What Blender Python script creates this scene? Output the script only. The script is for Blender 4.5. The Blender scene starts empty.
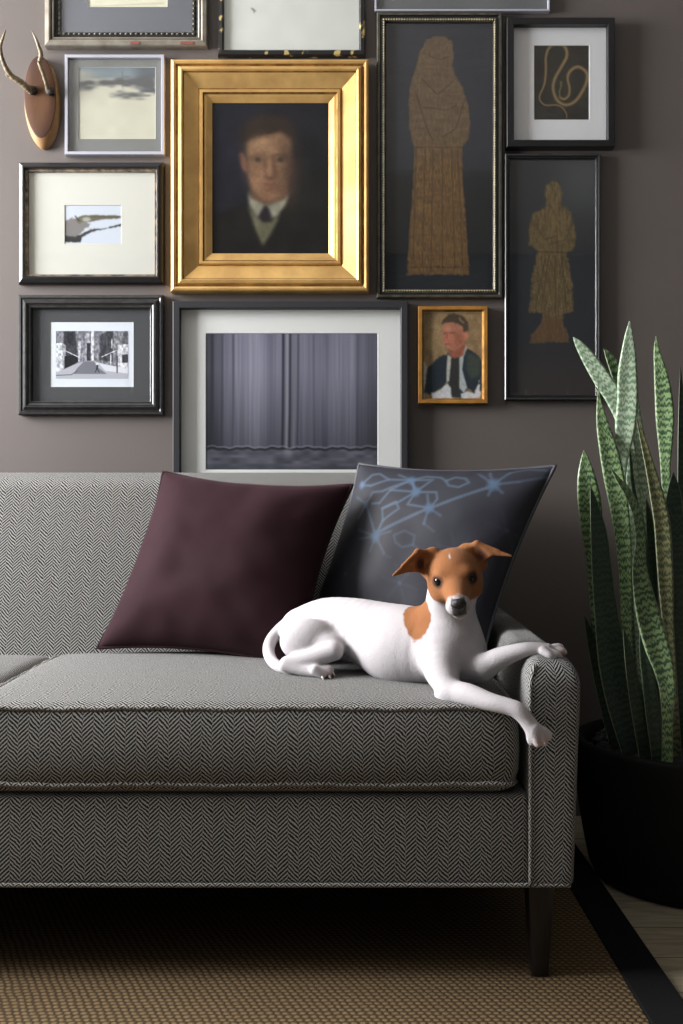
import bpy, bmesh, math, random
import numpy as np
from mathutils import Vector, Matrix
random.seed(7); rng = np.random.default_rng(7)
sc = bpy.context.scene
COL = sc.collection
H = 0.8155          # eye height (m)
F = 1000.0          # focal length in pixels of the 683 x 1024 frame
WALL = 2.66         # distance of the back wall

def P(px, py, Y):   # measured picture position at distance Y -> world point
    return Vector(((px-341)*Y/F, Y, H+(505-py)*Y/F))

# ------------------------------------------------------------------ helpers
def empty(name, loc, label=None, cat=None, group=None, rz=0):
    o = bpy.data.objects.new(name, None); COL.objects.link(o)
    o.location = loc; o.rotation_euler = (0, 0, rz); o.empty_display_size = .05
    if label: o['label'] = label
    if cat: o['category'] = cat
    if group: o['group'] = group
    return o

def mesh_obj(name, verts, faces, mats, parent=None, smooth=True, uvs=None, cols=None, mi=None):
    me = bpy.data.meshes.new(name)
    me.from_pydata([tuple(v) for v in verts], [], [tuple(f) for f in faces])
    if not isinstance(mats, (list, tuple)): mats = [mats]
    for m in mats: me.materials.append(m)
    if mi is not None: me.polygons.foreach_set('material_index', mi)
    if smooth: me.polygons.foreach_set('use_smooth', [True]*len(me.polygons))
    if uvs is not None:
        l = me.uv_layers.new(name='UVMap'); l.data.foreach_set('uv', np.asarray(uvs, dtype=np.float32).ravel())
    if cols is not None:
        a = me.color_attributes.new('Col', 'FLOAT_COLOR', 'POINT')
        c = np.ones((len(me.vertices), 4), dtype=np.float32); c[:, :3] = cols
        a.data.foreach_set('color', c.ravel())
    me.update()
    o = bpy.data.objects.new(name, me); COL.objects.link(o)
    if parent:
        o.parent = parent
        off = Vector(parent.location)
        if parent.parent: off = off + Vector(parent.parent.location)
        if off.length > 0: me.transform(Matrix.Translation(-off))
    return o

def fix_normals(o):
    bm = bmesh.new(); bm.from_mesh(o.data); bmesh.ops.recalc_face_normals(bm, faces=bm.faces); bm.to_mesh(o.data); bm.free()

def sm_sharp(o, ang=35):
    bm = bmesh.new(); bm.from_mesh(o.data)
    for e in bm.edges:
        if len(e.link_faces) == 2 and e.calc_face_angle(0) > math.radians(ang): e.smooth = False
    bm.to_mesh(o.data); bm.free()

def tube(pts, rad, n=10, closed=False):
    pts = [Vector(p) for p in pts]; N = len(pts)
    rads = rad if isinstance(rad, (list, tuple)) else [rad]*N
    V, Fc = [], []
    prev = None
    for i, p in enumerate(pts):
        if closed: t = pts[(i+1) % N]-pts[i-1]
        else: t = pts[min(i+1, N-1)]-pts[max(i-1, 0)]
        t.normalize()
        if prev is None:
            a = t.orthogonal().normalized()
        else:
            a = (prev-t*prev.dot(t)).normalized()
        prev = a; b = t.cross(a)
        for k in range(n):
            th = 2*math.pi*k/n
            V.append(p+(a*math.cos(th)+b*math.sin(th))*rads[i])
    M = N if closed else N-1
    for i in range(M):
        j = (i+1) % N
        for k in range(n):
            Fc.append((i*n+k, i*n+(k+1) % n, j*n+(k+1) % n, j*n+k))
    if not closed:
        Fc.append(tuple(range(n))[::-1]); Fc.append(tuple((N-1)*n+k for k in range(n)))
    return V, Fc

def spline(pts, n=8):
    pts = [np.array(p, float) for p in pts]; out = []
    for i in range(len(pts)-1):
        p0 = pts[max(i-1, 0)]; p1 = pts[i]; p2 = pts[i+1]; p3 = pts[min(i+2, len(pts)-1)]
        for k in range(n):
            t = k/n
            out.append(.5*((2*p1)+(-p0+p2)*t+(2*p0-5*p1+4*p2-p3)*t*t+(-p0+3*p1-3*p2+p3)*t**3))
    out.append(pts[-1]); return out

def rbox(lo, hi, r, step=.03, nr=5, deform=None):
    lo = np.array(lo, float); hi = np.array(hi, float); r = np.array(r if hasattr(r, '__len__') else [r]*3, float)
    c = (lo+hi)/2; h = (hi-lo)/2
    ax = []
    for i in range(3):
        th = np.linspace(0, 1, nr+1)[:-1]
        t = 1-np.tan(np.pi/4*(1-th))      # 0..1 spread inside the corner zone
        lowp = -h[i]+r[i]*t
        nf = max(2, int(round((2*(h[i]-r[i]))/step)))
        mid = np.linspace(-(h[i]-r[i]), h[i]-r[i], nf+1)
        ax.append(np.concatenate([lowp, mid, -lowp[::-1]]))
    V, Fc, U = [], [], []; idx = {}
    def vert(p):
        k = (round(p[0], 6), round(p[1], 6), round(p[2], 6))
        if k not in idx: idx[k] = len(V); V.append(np.array(p, float))
        return idx[k]
    for a in range(3):
        b, d = (a+1) % 3, (a+2) % 3
        for s in (-1, 1):
            for i in range(len(ax[b])-1):
                for j in range(len(ax[d])-1):
                    q = []; uv = []
                    for (ii, jj) in ((i, j), (i+1, j), (i+1, j+1), (i, j+1)):
                        p = [0, 0, 0]; p[a] = s*h[a]; p[b] = ax[b][ii]; p[d] = ax[d][jj]
                        q.append(vert(p)); w = p+c
                        if a == 0: uv.append((w[1]-lo[1], w[2]-hi[2]))
                        elif a == 1: uv.append((w[0], (w[2]-hi[2]) if s < 0 else (hi[1]-lo[1]+hi[2]-w[2])))
                        else: uv.append((w[0], w[1]-lo[1]))
                    if s < 0: q = q[::-1]; uv = uv[::-1]
                    Fc.append(q); U += uv
    V = np.array(V); cl = np.clip(V, -(h-r), h-r); dd = (V-cl)/np.maximum(r, 1e-9)
    n = np.linalg.norm(dd, axis=1, keepdims=True); n[n == 0] = 1
    V = cl+dd/n*r+c
    if deform: V = deform(V)
    return V, Fc, U

def srgb(c):
    c = np.asarray(c, float)/255.0
    return np.where(c <= .04045, c/12.92, ((c+.055)/1.055)**2.4)

# ------------------------------------------------------------------ materials
def newmat(name):
    m = bpy.data.materials.new(name); m.use_nodes = True
    nt = m.node_tree; bs = nt.nodes['Principled BSDF']
    return m, nt, bs
def N(nt, typ, **kw):
    n = nt.nodes.new(typ)
    for k, v in kw.items():
        if k.startswith('i_'): n.inputs[int(k[2:])].default_value = v
        else: setattr(n, k, v)
    return n
def L(nt, a, b): nt.links.new(a, b)
def math_(nt, op, a, b=None, c=None):
    n = nt.nodes.new('ShaderNodeMath'); n.operation = op
    for i, x in enumerate((a, b, c)):
        if x is None: continue
        if isinstance(x, (int, float)): n.inputs[i].default_value = x
        else: nt.links.new(x, n.inputs[i])
    return n.outputs[0]
def simple(name, rgb, rough=.6, metal=0, spec=.5, noise=0, nscale=40, bump=0, bscale=200, coat=0, rgb2=None, stretch=None):
    m, nt, bs = newmat(name)
    bs.inputs['Base Color'].default_value = (*rgb, 1); bs.inputs['Roughness'].default_value = rough
    bs.inputs['Metallic'].default_value = metal; bs.inputs['Specular IOR Level'].default_value = spec
    bs.inputs['Coat Weight'].default_value = coat
    tc = N(nt, 'ShaderNodeTexCoord')
    src = tc.outputs['Object']
    if stretch:
        mp = N(nt, 'ShaderNodeMapping'); mp.inputs['Scale'].default_value = stretch; L(nt, src, mp.inputs[0]); src = mp.outputs[0]
    if noise:
        nz = N(nt, 'ShaderNodeTexNoise'); nz.inputs['Scale'].default_value = nscale; nz.inputs['Detail'].default_value = 5
        L(nt, src, nz.inputs['Vector'])
        mx = N(nt, 'ShaderNodeMix', data_type='RGBA')
        a = rgb; b = rgb2 if rgb2 else tuple(c*(1-noise) for c in rgb)
        mx.inputs[6].default_value = (*a, 1); mx.inputs[7].default_value = (*b, 1)
        rp = N(nt, 'ShaderNodeMapRange'); rp.inputs[1].default_value = .35; rp.inputs[2].default_value = .65
        L(nt, nz.outputs[0], rp.inputs[0]); L(nt, rp.outputs[0], mx.inputs[0]); L(nt, mx.outputs[2], bs.inputs['Base Color'])
    if bump:
        nb = N(nt, 'ShaderNodeTexNoise'); nb.inputs['Scale'].default_value = bscale; nb.inputs['Detail'].default_value = 4
        L(nt, src, nb.inputs['Vector'])
        bp = N(nt, 'ShaderNodeBump'); bp.inputs['Strength'].default_value = bump; bp.inputs['Distance'].default_value = .002
        L(nt, nb.outputs[0], bp.inputs['Height']); L(nt, bp.outputs[0], bs.inputs['Normal'])
    return m

def herringbone(name, period=.0365, pitch=.0074, light=(.315, .315, .300), dark=(.0065, .0065, .006), plain=False):
    m, nt, bs = newmat(name)
    bs.inputs['Roughness'].default_value = .9; bs.inputs['Specular IOR Level'].default_value = .15
    bs.inputs['Sheen Weight'].default_value = .04
    tc = N(nt, 'ShaderNodeTexCoord'); uvn = tc.outputs['UV']
    # slight yarn wobble
    nz = N(nt, 'ShaderNodeTexNoise'); nz.inputs['Scale'].default_value = 60; L(nt, uvn, nz.inputs['Vector'])
    sx = N(nt, 'ShaderNodeSeparateXYZ'); L(nt, uvn, sx.inputs[0])
    wob = math_(nt, 'MULTIPLY', math_(nt, 'SUBTRACT', nz.outputs[0], .5), .004)
    u = math_(nt, 'ADD', sx.outputs[0], wob); v = math_(nt, 'ADD', sx.outputs[1], wob)
    fu = math_(nt, 'FRACT', math_(nt, 'DIVIDE', u, period))
    tri = math_(nt, 'MULTIPLY', math_(nt, 'ABSOLUTE', math_(nt, 'SUBTRACT', fu, .5)), period*.95)
    half = math_(nt, 'GREATER_THAN', fu, .5)
    ph = math_(nt, 'DIVIDE', math_(nt, 'ADD', v, tri), pitch)
    ph = math_(nt, 'ADD', ph, math_(nt, 'MULTIPLY', half, .45))
    fr = math_(nt, 'FRACT', ph)
    s = math_(nt, 'ABSOLUTE', math_(nt, 'SUBTRACT', fr, .5))        # 0..0.5
    yn = N(nt, 'ShaderNodeTexNoise'); yn.inputs['Scale'].default_value = 420; yn.inputs['Detail'].default_value = 2; L(nt, uvn, yn.inputs['Vector'])
    s = math_(nt, 'ADD', s, math_(nt, 'MULTIPLY', math_(nt, 'SUBTRACT', yn.outputs[0], .5), .46))
    mr = N(nt, 'ShaderNodeMapRange'); mr.inputs[1].default_value = .21; mr.inputs[2].default_value = .33; L(nt, s, mr.inputs[0])
    mx = N(nt, 'ShaderNodeMix', data_type='RGBA')
    mx.inputs[6].default_value = (*dark, 1); mx.inputs[7].default_value = (*light, 1)
    L(nt, mr.outputs[0], mx.inputs[0]); L(nt, mx.outputs[2], bs.inputs['Base Color'])
    bp = N(nt, 'ShaderNodeBump'); bp.inputs['Strength'].default_value = .35; bp.inputs['Distance'].default_value = .001
    L(nt, mr.outputs[0], bp.inputs['Height']); L(nt, bp.outputs[0], bs.inputs['Normal'])
    return m

def attr_mat(name, rough=.6, spec=.3, bump=0, bscale=300, sheen=0, sss=0):
    m, nt, bs = newmat(name)
    a = N(nt, 'ShaderNodeAttribute', attribute_name='Col'); L(nt, a.outputs[0], bs.inputs['Base Color'])
    bs.inputs['Roughness'].default_value = rough; bs.inputs['Specular IOR Level'].default_value = spec
    bs.inputs['Sheen Weight'].default_value = sheen
    if sss:
        bs.inputs['Subsurface Weight'].default_value = sss; bs.inputs['Subsurface Radius'].default_value = (1, .5, .35); bs.inputs['Subsurface Scale'].default_value = .006
    if bump:
        tc = N(nt, 'ShaderNodeTexCoord')
        nb = N(nt, 'ShaderNodeTexNoise'); nb.inputs['Scale'].default_value = bscale; nb.inputs['Detail'].default_value = 4; L(nt, tc.outputs['Object'], nb.inputs['Vector'])
        bp = N(nt, 'ShaderNodeBump'); bp.inputs['Strength'].default_value = bump; bp.inputs['Distance'].default_value = .002
        L(nt, nb.outputs[0], bp.inputs['Height']); L(nt, bp.outputs[0], bs.inputs['Normal'])
    return m

def glass_mat():
    m = bpy.data.materials.new('picture_glass'); m.use_nodes = True; nt = m.node_tree; nt.nodes.clear()
    out = N(nt, 'ShaderNodeOutputMaterial'); t = N(nt, 'ShaderNodeBsdfTransparent'); g = N(nt, 'ShaderNodeBsdfGlossy')
    t.inputs[0].default_value = (.97, .98, .975, 1); g.inputs['Roughness'].default_value = .03
    lw = N(nt, 'ShaderNodeLayerWeight'); lw.inputs[0].default_value = .5
    mx = N(nt, 'ShaderNodeMixShader'); L(nt, math_(nt, 'ADD', .04, math_(nt, 'MULTIPLY', math_(nt, 'POWER', lw.outputs[1], 5.0), .9)), mx.inputs[0]); L(nt, t.outputs[0], mx.inputs[1]); L(nt, g.outputs[0], mx.inputs[2]); L(nt, mx.outputs[0], out.inputs[0])
    return m

M = {}
M['wall'] = simple('taupe_wall_paint', (.112, .095, .086), .52, noise=.06, nscale=3, bump=.06, bscale=350, spec=.6)
M['ceiling'] = simple('ceiling_paint', (.55, .53, .5), .9)
M['trimdark'] = simple('baseboard_paint', (.135, .115, .106), .5)
M['sofa'] = herringbone('herringbone_tweed')
M['welt'] = herringbone('tweed_welt', period=.018, pitch=.0075, light=(.36, .35, .32), dark=(.01, .01, .0095))
M['leg'] = simple('dark_stained_wood', (.012, .010, .009), .35, noise=.5, nscale=30, stretch=(8, 8, .6))
M['velvet'] = simple('aubergine_velvet', (.026, .0105, .0135), .8, noise=.25, nscale=9, bump=.15, bscale=500, spec=.08)
M['velvet'].node_tree.nodes['Principled BSDF'].inputs['Sheen Weight'].default_value = .06
M['velvet'].node_tree.nodes['Principled BSDF'].inputs['Sheen Tint'].default_value = (.62, .40, .46, 1)
M['velvet'].node_tree.nodes['Principled BSDF'].inputs['Sheen Roughness'].default_value = .45
M['satin'] = attr_mat('slate_jacquard', rough=.55, spec=.22, bump=.08, bscale=420, sheen=0)
M['satinwelt'] = simple('slate_satin_piping', (.045, .045, .055), .6)
M['bonepot'] = simple('matt_black_pot', (.006, .006, .006), .7, spec=.2)
M['soil'] = simple('dark_soil', (.012, .010, .008), .95, noise=.6, nscale=60, bump=.8, bscale=80)
M['pebble'] = simple('lava_pebbles', (.022, .021, .022), .75, noise=.6, nscale=50)
M['glass'] = glass_mat()
M['art'] = attr_mat('printed_or_painted_surface', rough=.55, spec=.2)
M['oil'] = attr_mat('varnished_oil_paint', rough=.35, spec=.3, bump=.12, bscale=260)
M['matcream'] = simple('cream_mat_board', (.69, .67, .62), .85)
M['matwhite'] = simple('white_mat_board', (.90, .89, .88), .85)
M['matcool'] = simple('cool_white_mat_board', (.90, .89, .93), .85)
M['matgrey'] = simple('grey_mat_board', (.19, .19, .187), .85)
M['matslate'] = simple('slate_mat_board', (.125, .13, .155), .85)
M['matchar'] = simple('charcoal_mat_board', (.07, .07, .075), .85)
M['back'] = simple('backing_board', (.1, .08, .06), .9)
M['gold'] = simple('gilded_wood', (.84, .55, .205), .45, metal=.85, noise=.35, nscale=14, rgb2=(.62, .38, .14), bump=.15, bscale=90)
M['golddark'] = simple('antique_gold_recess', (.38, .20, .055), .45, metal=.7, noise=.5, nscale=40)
M['goldorange'] = simple('orange_gilt_wood', (.66, .32, .075), .4, metal=.6, noise=.35, nscale=30)
M['pewter'] = simple('pewter_leaf', (.34, .32, .27), .42, metal=.6, noise=.5, nscale=25, rgb2=(.22, .19, .15))
M['pewterdark'] = simple('tarnished_pewter', (.05, .047, .04), .5, metal=.5, noise=.5, nscale=40)
M['redrub'] = simple('red_worn_clay_patch', (.20, .055, .04), .6)
M['black'] = simple('black_lacquer_wood', (.010, .010, .011), .3, noise=.3, nscale=20)
M['bronze'] = simple('worn_bronze_edge', (.30, .235, .16), .45, metal=.5, noise=.8, nscale=55, rgb2=(.05, .045, .04))
M['distress'] = simple('distressed_black_gold', (.012, .012, .012), .35, noise=1, nscale=38, rgb2=(.42, .32, .13))
for n_ in M['distress'].node_tree.nodes:
    if n_.type == 'MAP_RANGE': n_.inputs[1].default_value = .60; n_.inputs[2].default_value = .66
M['silver'] = simple('white_silver_metal', (.40, .41, .47), .4, metal=.2)
M['darkgrey'] = simple('dark_grey_wood', (.024, .025, .028), .5, spec=.3)
M['ridge'] = simple('ridged_black_wood', (.050, .050, .049), .28, noise=.4, nscale=60, metal=.2)
M['olive'] = simple('olive_bronze_wood', (.10, .095, .07), .4, metal=.4, noise=.5, nscale=60)
M['beadgold'] = simple('dull_gold_beading', (.42, .36, .22), .4, metal=.6, noise=.5, nscale=80)
M['linercream'] = simple('cream_bevel', (.6, .58, .5), .8)
M['plaque'] = simple('reddish_brown_wood', (.045, .024, .019), .5, noise=.5, nscale=13, rgb2=(.100, .048, .024), spec=.15, stretch=(1, 1, .45))
M['plaquelow'] = simple('orange_brown_wood', (.22, .11, .05), .5, spec=.2, noise=.5, nscale=14, rgb2=(.34, .215, .09))
M['antler'] = simple('antler_horn', (.11, .078, .045), .45, noise=.7, nscale=45, rgb2=(.25, .195, .12), bump=.4, bscale=120)
M['burr'] = simple('dark_antler_burr', (.030, .022, .016), .6, noise=.5, nscale=80, bump=.8, bscale=160)
M['eye'] = simple('dog_eye', (.008, .0045, .003), .10, spec=.35)
M['nose'] = simple('dog_nose', (.008, .0075, .008), .42, bump=.5, bscale=700, spec=.5)
M['claw'] = simple('dog_claw', (.42, .36, .33), .4)
M['fur'] = attr_mat('short_dog_coat', rough=.8, spec=.15, bump=.45, bscale=320, sheen=.05, sss=.06)

# wood floor
def floor_mat():
    m, nt, bs = newmat('pale_oak_boards')
    tc = N(nt, 'ShaderNodeTexCoord')
    mp = N(nt, 'ShaderNodeMapping'); mp.inputs['Rotation'].default_value = (0, 0, 0); L(nt, tc.outputs['Object'], mp.inputs[0])
    br = N(nt, 'ShaderNodeTexBrick'); br.inputs['Scale'].default_value = 1; br.inputs['Brick Width'].default_value = 1.4; br.inputs['Row Height'].default_value = .13
    br.inputs['Mortar Size'].default_value = .0015; br.inputs['Color1'].default_value = (.44, .385, .28, 1); br.inputs['Color2'].default_value = (.36, .31, .22, 1); br.inputs['Mortar'].default_value = (.04, .035, .025, 1)
    L(nt, mp.outputs[0], br.inputs['Vector'])
    mp2 = N(nt, 'ShaderNodeMapping'); mp2.inputs['Scale'].default_value = (1.5, 14, 1); L(nt, tc.outputs['Object'], mp2.inputs[0])
    nz = N(nt, 'ShaderNodeTexNoise'); nz.inputs['Scale'].default_value = 4; nz.inputs['Detail'].default_value = 8; nz.inputs['Distortion'].default_value = 1.4; L(nt, mp2.outputs[0], nz.inputs['Vector'])
    mx = N(nt, 'ShaderNodeMix', data_type='RGBA', blend_type='MULTIPLY'); mx.inputs[0].default_value = .7
    cr = N(nt, 'ShaderNodeMapRange'); cr.inputs[1].default_value = .3; cr.inputs[2].default_value = .7; cr.inputs[3].default_value = .45; cr.inputs[4].default_value = 1.15; L(nt, nz.outputs[0], cr.inputs[0])
    L(nt, br.outputs[0], mx.inputs[6]); L(nt, cr.outputs[0], mx.inputs[7]); L(nt, mx.outputs[2], bs.inputs['Base Color'])
    bs.inputs['Roughness'].default_value = .45
    return m
M['floor'] = floor_mat()

def sisal_mat():
    m, nt, bs = newmat('sisal_weave')
    tc = N(nt, 'ShaderNodeTexCoord'); sx = N(nt, 'ShaderNodeSeparateXYZ'); L(nt, tc.outputs['Object'], sx.inputs[0])
    nz = N(nt, 'ShaderNodeTexNoise'); nz.inputs['Scale'].default_value = 35; L(nt, tc.outputs['Object'], nz.inputs['Vector'])
    wob = math_(nt, 'MULTIPLY', math_(nt, 'SUBTRACT', nz.outputs[0], .5), .006)
    x = math_(nt, 'ADD', sx.outputs[0], wob); y = math_(nt, 'ADD', sx.outputs[1], wob)
    row = math_(nt, 'FLOOR', math_(nt, 'DIVIDE', y, .0105))
    fy = math_(nt, 'SUBTRACT', math_(nt, 'FRACT', math_(nt, 'DIVIDE', y, .0105)), .5)
    xs = math_(nt, 'ADD', math_(nt, 'DIVIDE', x, .0135), math_(nt, 'MULTIPLY', row, .37))
    fx = math_(nt, 'SUBTRACT', math_(nt, 'FRACT', xs), .5)
    d = math_(nt, 'SQRT', math_(nt, 'ADD', math_(nt, 'MULTIPLY', fx, fx), math_(nt, 'MULTIPLY', fy, fy)))
    mr = N(nt, 'ShaderNodeMapRange'); mr.inputs[1].default_value = .52; mr.inputs[2].default_value = .18; L(nt, d, mr.inputs[0])
    n2 = N(nt, 'ShaderNodeTexNoise'); n2.inputs['Scale'].default_value = 7; n2.inputs['Detail'].default_value = 4; L(nt, tc.outputs['Object'], n2.inputs['Vector'])
    mc = N(nt, 'ShaderNodeMix', data_type='RGBA'); mc.inputs[6].default_value = (.165, .108, .054, 1); mc.inputs[7].default_value = (.22, .155, .080, 1)
    L(nt, n2.outputs[0], mc.inputs[0])
    mx = N(nt, 'ShaderNodeMix', data_type='RGBA'); mx.inputs[6].default_value = (.06, .039, .019, 1); L(nt, mc.outputs[2], mx.inputs[7]); L(nt, mr.outputs[0], mx.inputs[0])
    L(nt, mx.outputs[2], bs.inputs['Base Color']); bs.inputs['Roughness'].default_value = .85; bs.inputs['Specular IOR Level'].default_value = .2
    bp = N(nt, 'ShaderNodeBump'); bp.inputs['Strength'].default_value = .6; bp.inputs['Distance'].default_value = .003
    L(nt, mr.outputs[0], bp.inputs['Height']); L(nt, bp.outputs[0], bs.inputs['Normal'])
    return m
M['sisal'] = sisal_mat()
M['rugborder'] = simple('black_cotton_border', (.005, .005, .0055), .95, bump=.3, bscale=600, spec=.2)

def leaf_mat(name, light, dark, scale=1.0):
    m, nt, bs = newmat(name)
    tc = N(nt, 'ShaderNodeTexCoord'); sx = N(nt, 'ShaderNodeSeparateXYZ'); L(nt, tc.outputs['UV'], sx.inputs[0])
    # UV: x across (-.5...5 in leaf widths), y along in metres; jagged cross bands
    mp = N(nt, 'ShaderNodeMapping'); mp.inputs['Scale'].default_value = (1.3, 120*scale, 1); L(nt, tc.outputs['UV'], mp.inputs[0])
    nz = N(nt, 'ShaderNodeTexNoise'); nz.inputs['Scale'].default_value = 1; nz.inputs['Detail'].default_value = 3; nz.inputs['Distortion'].default_value = .3; L(nt, mp.outputs[0], nz.inputs['Vector'])
    mp2 = N(nt, 'ShaderNodeMapping'); mp2.inputs['Scale'].default_value = (7, 30*scale, 1); L(nt, tc.outputs['UV'], mp2.inputs[0])
    n2 = N(nt, 'ShaderNodeTexNoise'); n2.inputs['Scale'].default_value = 1; n2.inputs['Detail'].default_value = 2; L(nt, mp2.outputs[0], n2.inputs['Vector'])
    v = math_(nt, 'ADD', math_(nt, 'MULTIPLY', sx.outputs[1], 75*scale), math_(nt, 'MULTIPLY', n2.outputs[0], 2.6))
    band = math_(nt, 'MULTIPLY', math_(nt, 'ADD', math_(nt, 'SINE', math_(nt, 'MULTIPLY', v, 6.283*.9)), 1), .5)
    s = math_(nt, 'ADD', math_(nt, 'MULTIPLY', band, .42), math_(nt, 'MULTIPLY', nz.outputs[0], .95))
    mr = N(nt, 'ShaderNodeMapRange'); mr.inputs[1].default_value = .56; mr.inputs[2].default_value = .80; L(nt, s, mr.inputs[0])
    mx = N(nt, 'ShaderNodeMix', data_type='RGBA'); mx.inputs[6].default_value = (*light, 1); mx.inputs[7].default_value = (*dark, 1)
    L(nt, mr.outputs[0], mx.inputs[0])
    # pale margin
    ed = math_(nt, 'GREATER_THAN', math_(nt, 'ABSOLUTE', sx.outputs[0]), .455)
    m2 = N(nt, 'ShaderNodeMix', data_type='RGBA'); L(nt, math_(nt, 'MULTIPLY', ed, .5), m2.inputs[0]); L(nt, mx.outputs[2], m2.inputs[6]); m2.inputs[7].default_value = (.34, .40, .25, 1)
    L(nt, m2.outputs[2], bs.inputs['Base Color']); bs.inputs['Roughness'].default_value = .38; bs.inputs['Specular IOR Level'].default_value = .45
    return m
M['leafpale'] = leaf_mat('pale_banded_leaf', (.44, .54, .40), (.16, .26, .16))
M['leafgreen'] = leaf_mat('green_banded_leaf', (.22, .31, .14), (.035, .080, .038))
M['leafdark'] = leaf_mat('shaded_dark_green_leaf', (.035, .060, .032), (.014, .028, .016))  # near-black tone also paints shade onto turned-away and lower leaves
M['leafolive'] = leaf_mat('olive_banded_leaf', (.17, .17, .075), (.045, .055, .028))

# ------------------------------------------------------------------ setting
def struct(name, lo, hi, mat):
    V, Fc, U = [], [], []
    x0, y0, z0 = lo; x1, y1, z1 = hi
    V = [(x0,y0,z0),(x1,y0,z0),(x1,y1,z0),(x0,y1,z0),(x0,y0,z1),(x1,y0,z1),(x1,y1,z1),(x0,y1,z1)]
    Fc = [(0,3,2,1),(4,5,6,7),(0,1,5,4),(1,2,6,5),(2,3,7,6),(3,0,4,7)]
    o = mesh_obj(name, V, Fc, mat, smooth=False); o['kind'] = 'structure'; return o
FZ = -.008
XL = -3.1
struct('floor', (XL-.1, -2.2, FZ-.1), (3.0, WALL+.1, FZ), M['floor'])
struct('wall_back', (XL-.1, WALL, FZ), (3.0, WALL+.12, 2.7), M['wall'])
struct('ceiling', (XL-.1, -2.2, 2.7), (3.0, WALL+.12, 2.8), M['ceiling'])
bb = struct('baseboard_back', (XL, WALL-.014, FZ), (3.0, WALL, .09), M['trimdark'])
# left wall with a window opening
WY0, WY1, WZ0, WZ1 = .95, 2.58, 1.15, 2.62
V, Fc = [], []
def addbox(V, Fc, lo, hi):
    b = len(V); x0, y0, z0 = lo; x1, y1, z1 = hi
    V += [(x0,y0,z0),(x1,y0,z0),(x1,y1,z0),(x0,y1,z0),(x0,y0,z1),(x1,y0,z1),(x1,y1,z1),(x0,y1,z1)]
    Fc += [tuple(b+i for i in f) for f in ((0,3,2,1),(4,5,6,7),(0,1,5,4),(1,2,6,5),(2,3,7,6),(3,0,4,7))]
for lo, hi in (((XL-.12,-2.2,FZ),(XL,WY0,2.7)), ((XL-.12,WY1,FZ),(XL,WALL,2.7)), ((XL-.12,WY0,FZ),(XL,WY1,WZ0)), ((XL-.12,WY0,WZ1),(XL,WY1,2.7))):
    addbox(V, Fc, lo, hi)
o = mesh_obj('wall_left', V, Fc, M['wall'], smooth=False); o['kind'] = 'structure'
V, Fc = [], []
for lo, hi in (((XL-.08,WY0,WZ0),(XL-.03,WY0+.05,WZ1)), ((XL-.08,WY1-.05,WZ0),(XL-.03,WY1,WZ1)), ((XL-.08,WY0,WZ0),(XL-.03,WY1,WZ0+.05)), ((XL-.08,WY0,WZ1-.05),(XL-.03,WY1,WZ1)),
               ((XL-.075,(WY0+WY1)/2-.015,WZ0),(XL-.035,(WY0+WY1)/2+.015,WZ1))):
    addbox(V, Fc, lo, hi)
o = mesh_obj('window_1', V, Fc, M['ceiling'], smooth=False); o['kind'] = 'structure'

# ------------------------------------------------------------------ rug
rx0, rx1, ry0, ry1, bw = -2.3, .564, .35, 2.62, .077
rug = empty('area_rug', (0, 1.4, FZ+.0005), 'tan woven sisal rug with a wide black border lying under the sofa', 'rug')
V, Fc, U = rbox((rx0+bw, ry0+bw, FZ+.0005), (rx1-bw, ry1-bw, 0), .003, step=.4, nr=2)
mesh_obj('woven_field', V, Fc, M['sisal'], rug)
V, Fc = [], []
prof = [(0, FZ+.0005), (0, -.001), (.003, .0012), (bw-.003, .0012), (bw, -.001), (bw, FZ+.0005)]
for (ins, z) in prof:
    for (x, y) in ((rx0+ins, ry0+ins), (rx1-ins, ry0+ins), (rx1-ins, ry1-ins), (rx0+ins, ry1-ins)):
        V.append((x, y, z))
for i in range(len(prof)-1):
    for k in range(4):
        Fc.append((i*4+k, i*4+(k+1) % 4, (i+1)*4+(k+1) % 4, (i+1)*4+k))
o = mesh_obj('rug_border', V, Fc, M['rugborder'], rug, smooth=False); o['label'] = 'black cloth border'

# ------------------------------------------------------------------ sofa
SX0, SX1 = -1.62, .318
sofa = empty('sofa', (-.65, 2.1, 0), 'grey herringbone tweed sofa with slim arms and dark tapered legs', 'sofa')
def piece(name, data, mat, parent, **k):
    V, Fc, U = data
    return mesh_obj(name, V, Fc, mat, parent, uvs=U, **k)
# base
piece('base', rbox((SX0, 1.705, .165), (SX1+.004, 2.50, .322), .012, step=.08, nr=4), M['sofa'], sofa)
# back
def back_def(V):
    t = np.clip((V[:, 1]-2.27)/.31, 0, 1)
    z = V[:, 2]
    f = 2.265+.30*np.clip(z-.40, 0, 1)
    bulge = -.012*np.clip(1-((z-.66)/.24)**2, 0, 1)
    V[:, 1] = (f+bulge)*(1-t)+2.60*t
    return V
piece('backrest', rbox((SX0, 2.27, .30), (SX1-.003, 2.58, .896), (.03, .12, .045), step=.05, nr=7, deform=back_def), M['sofa'], sofa)
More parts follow.
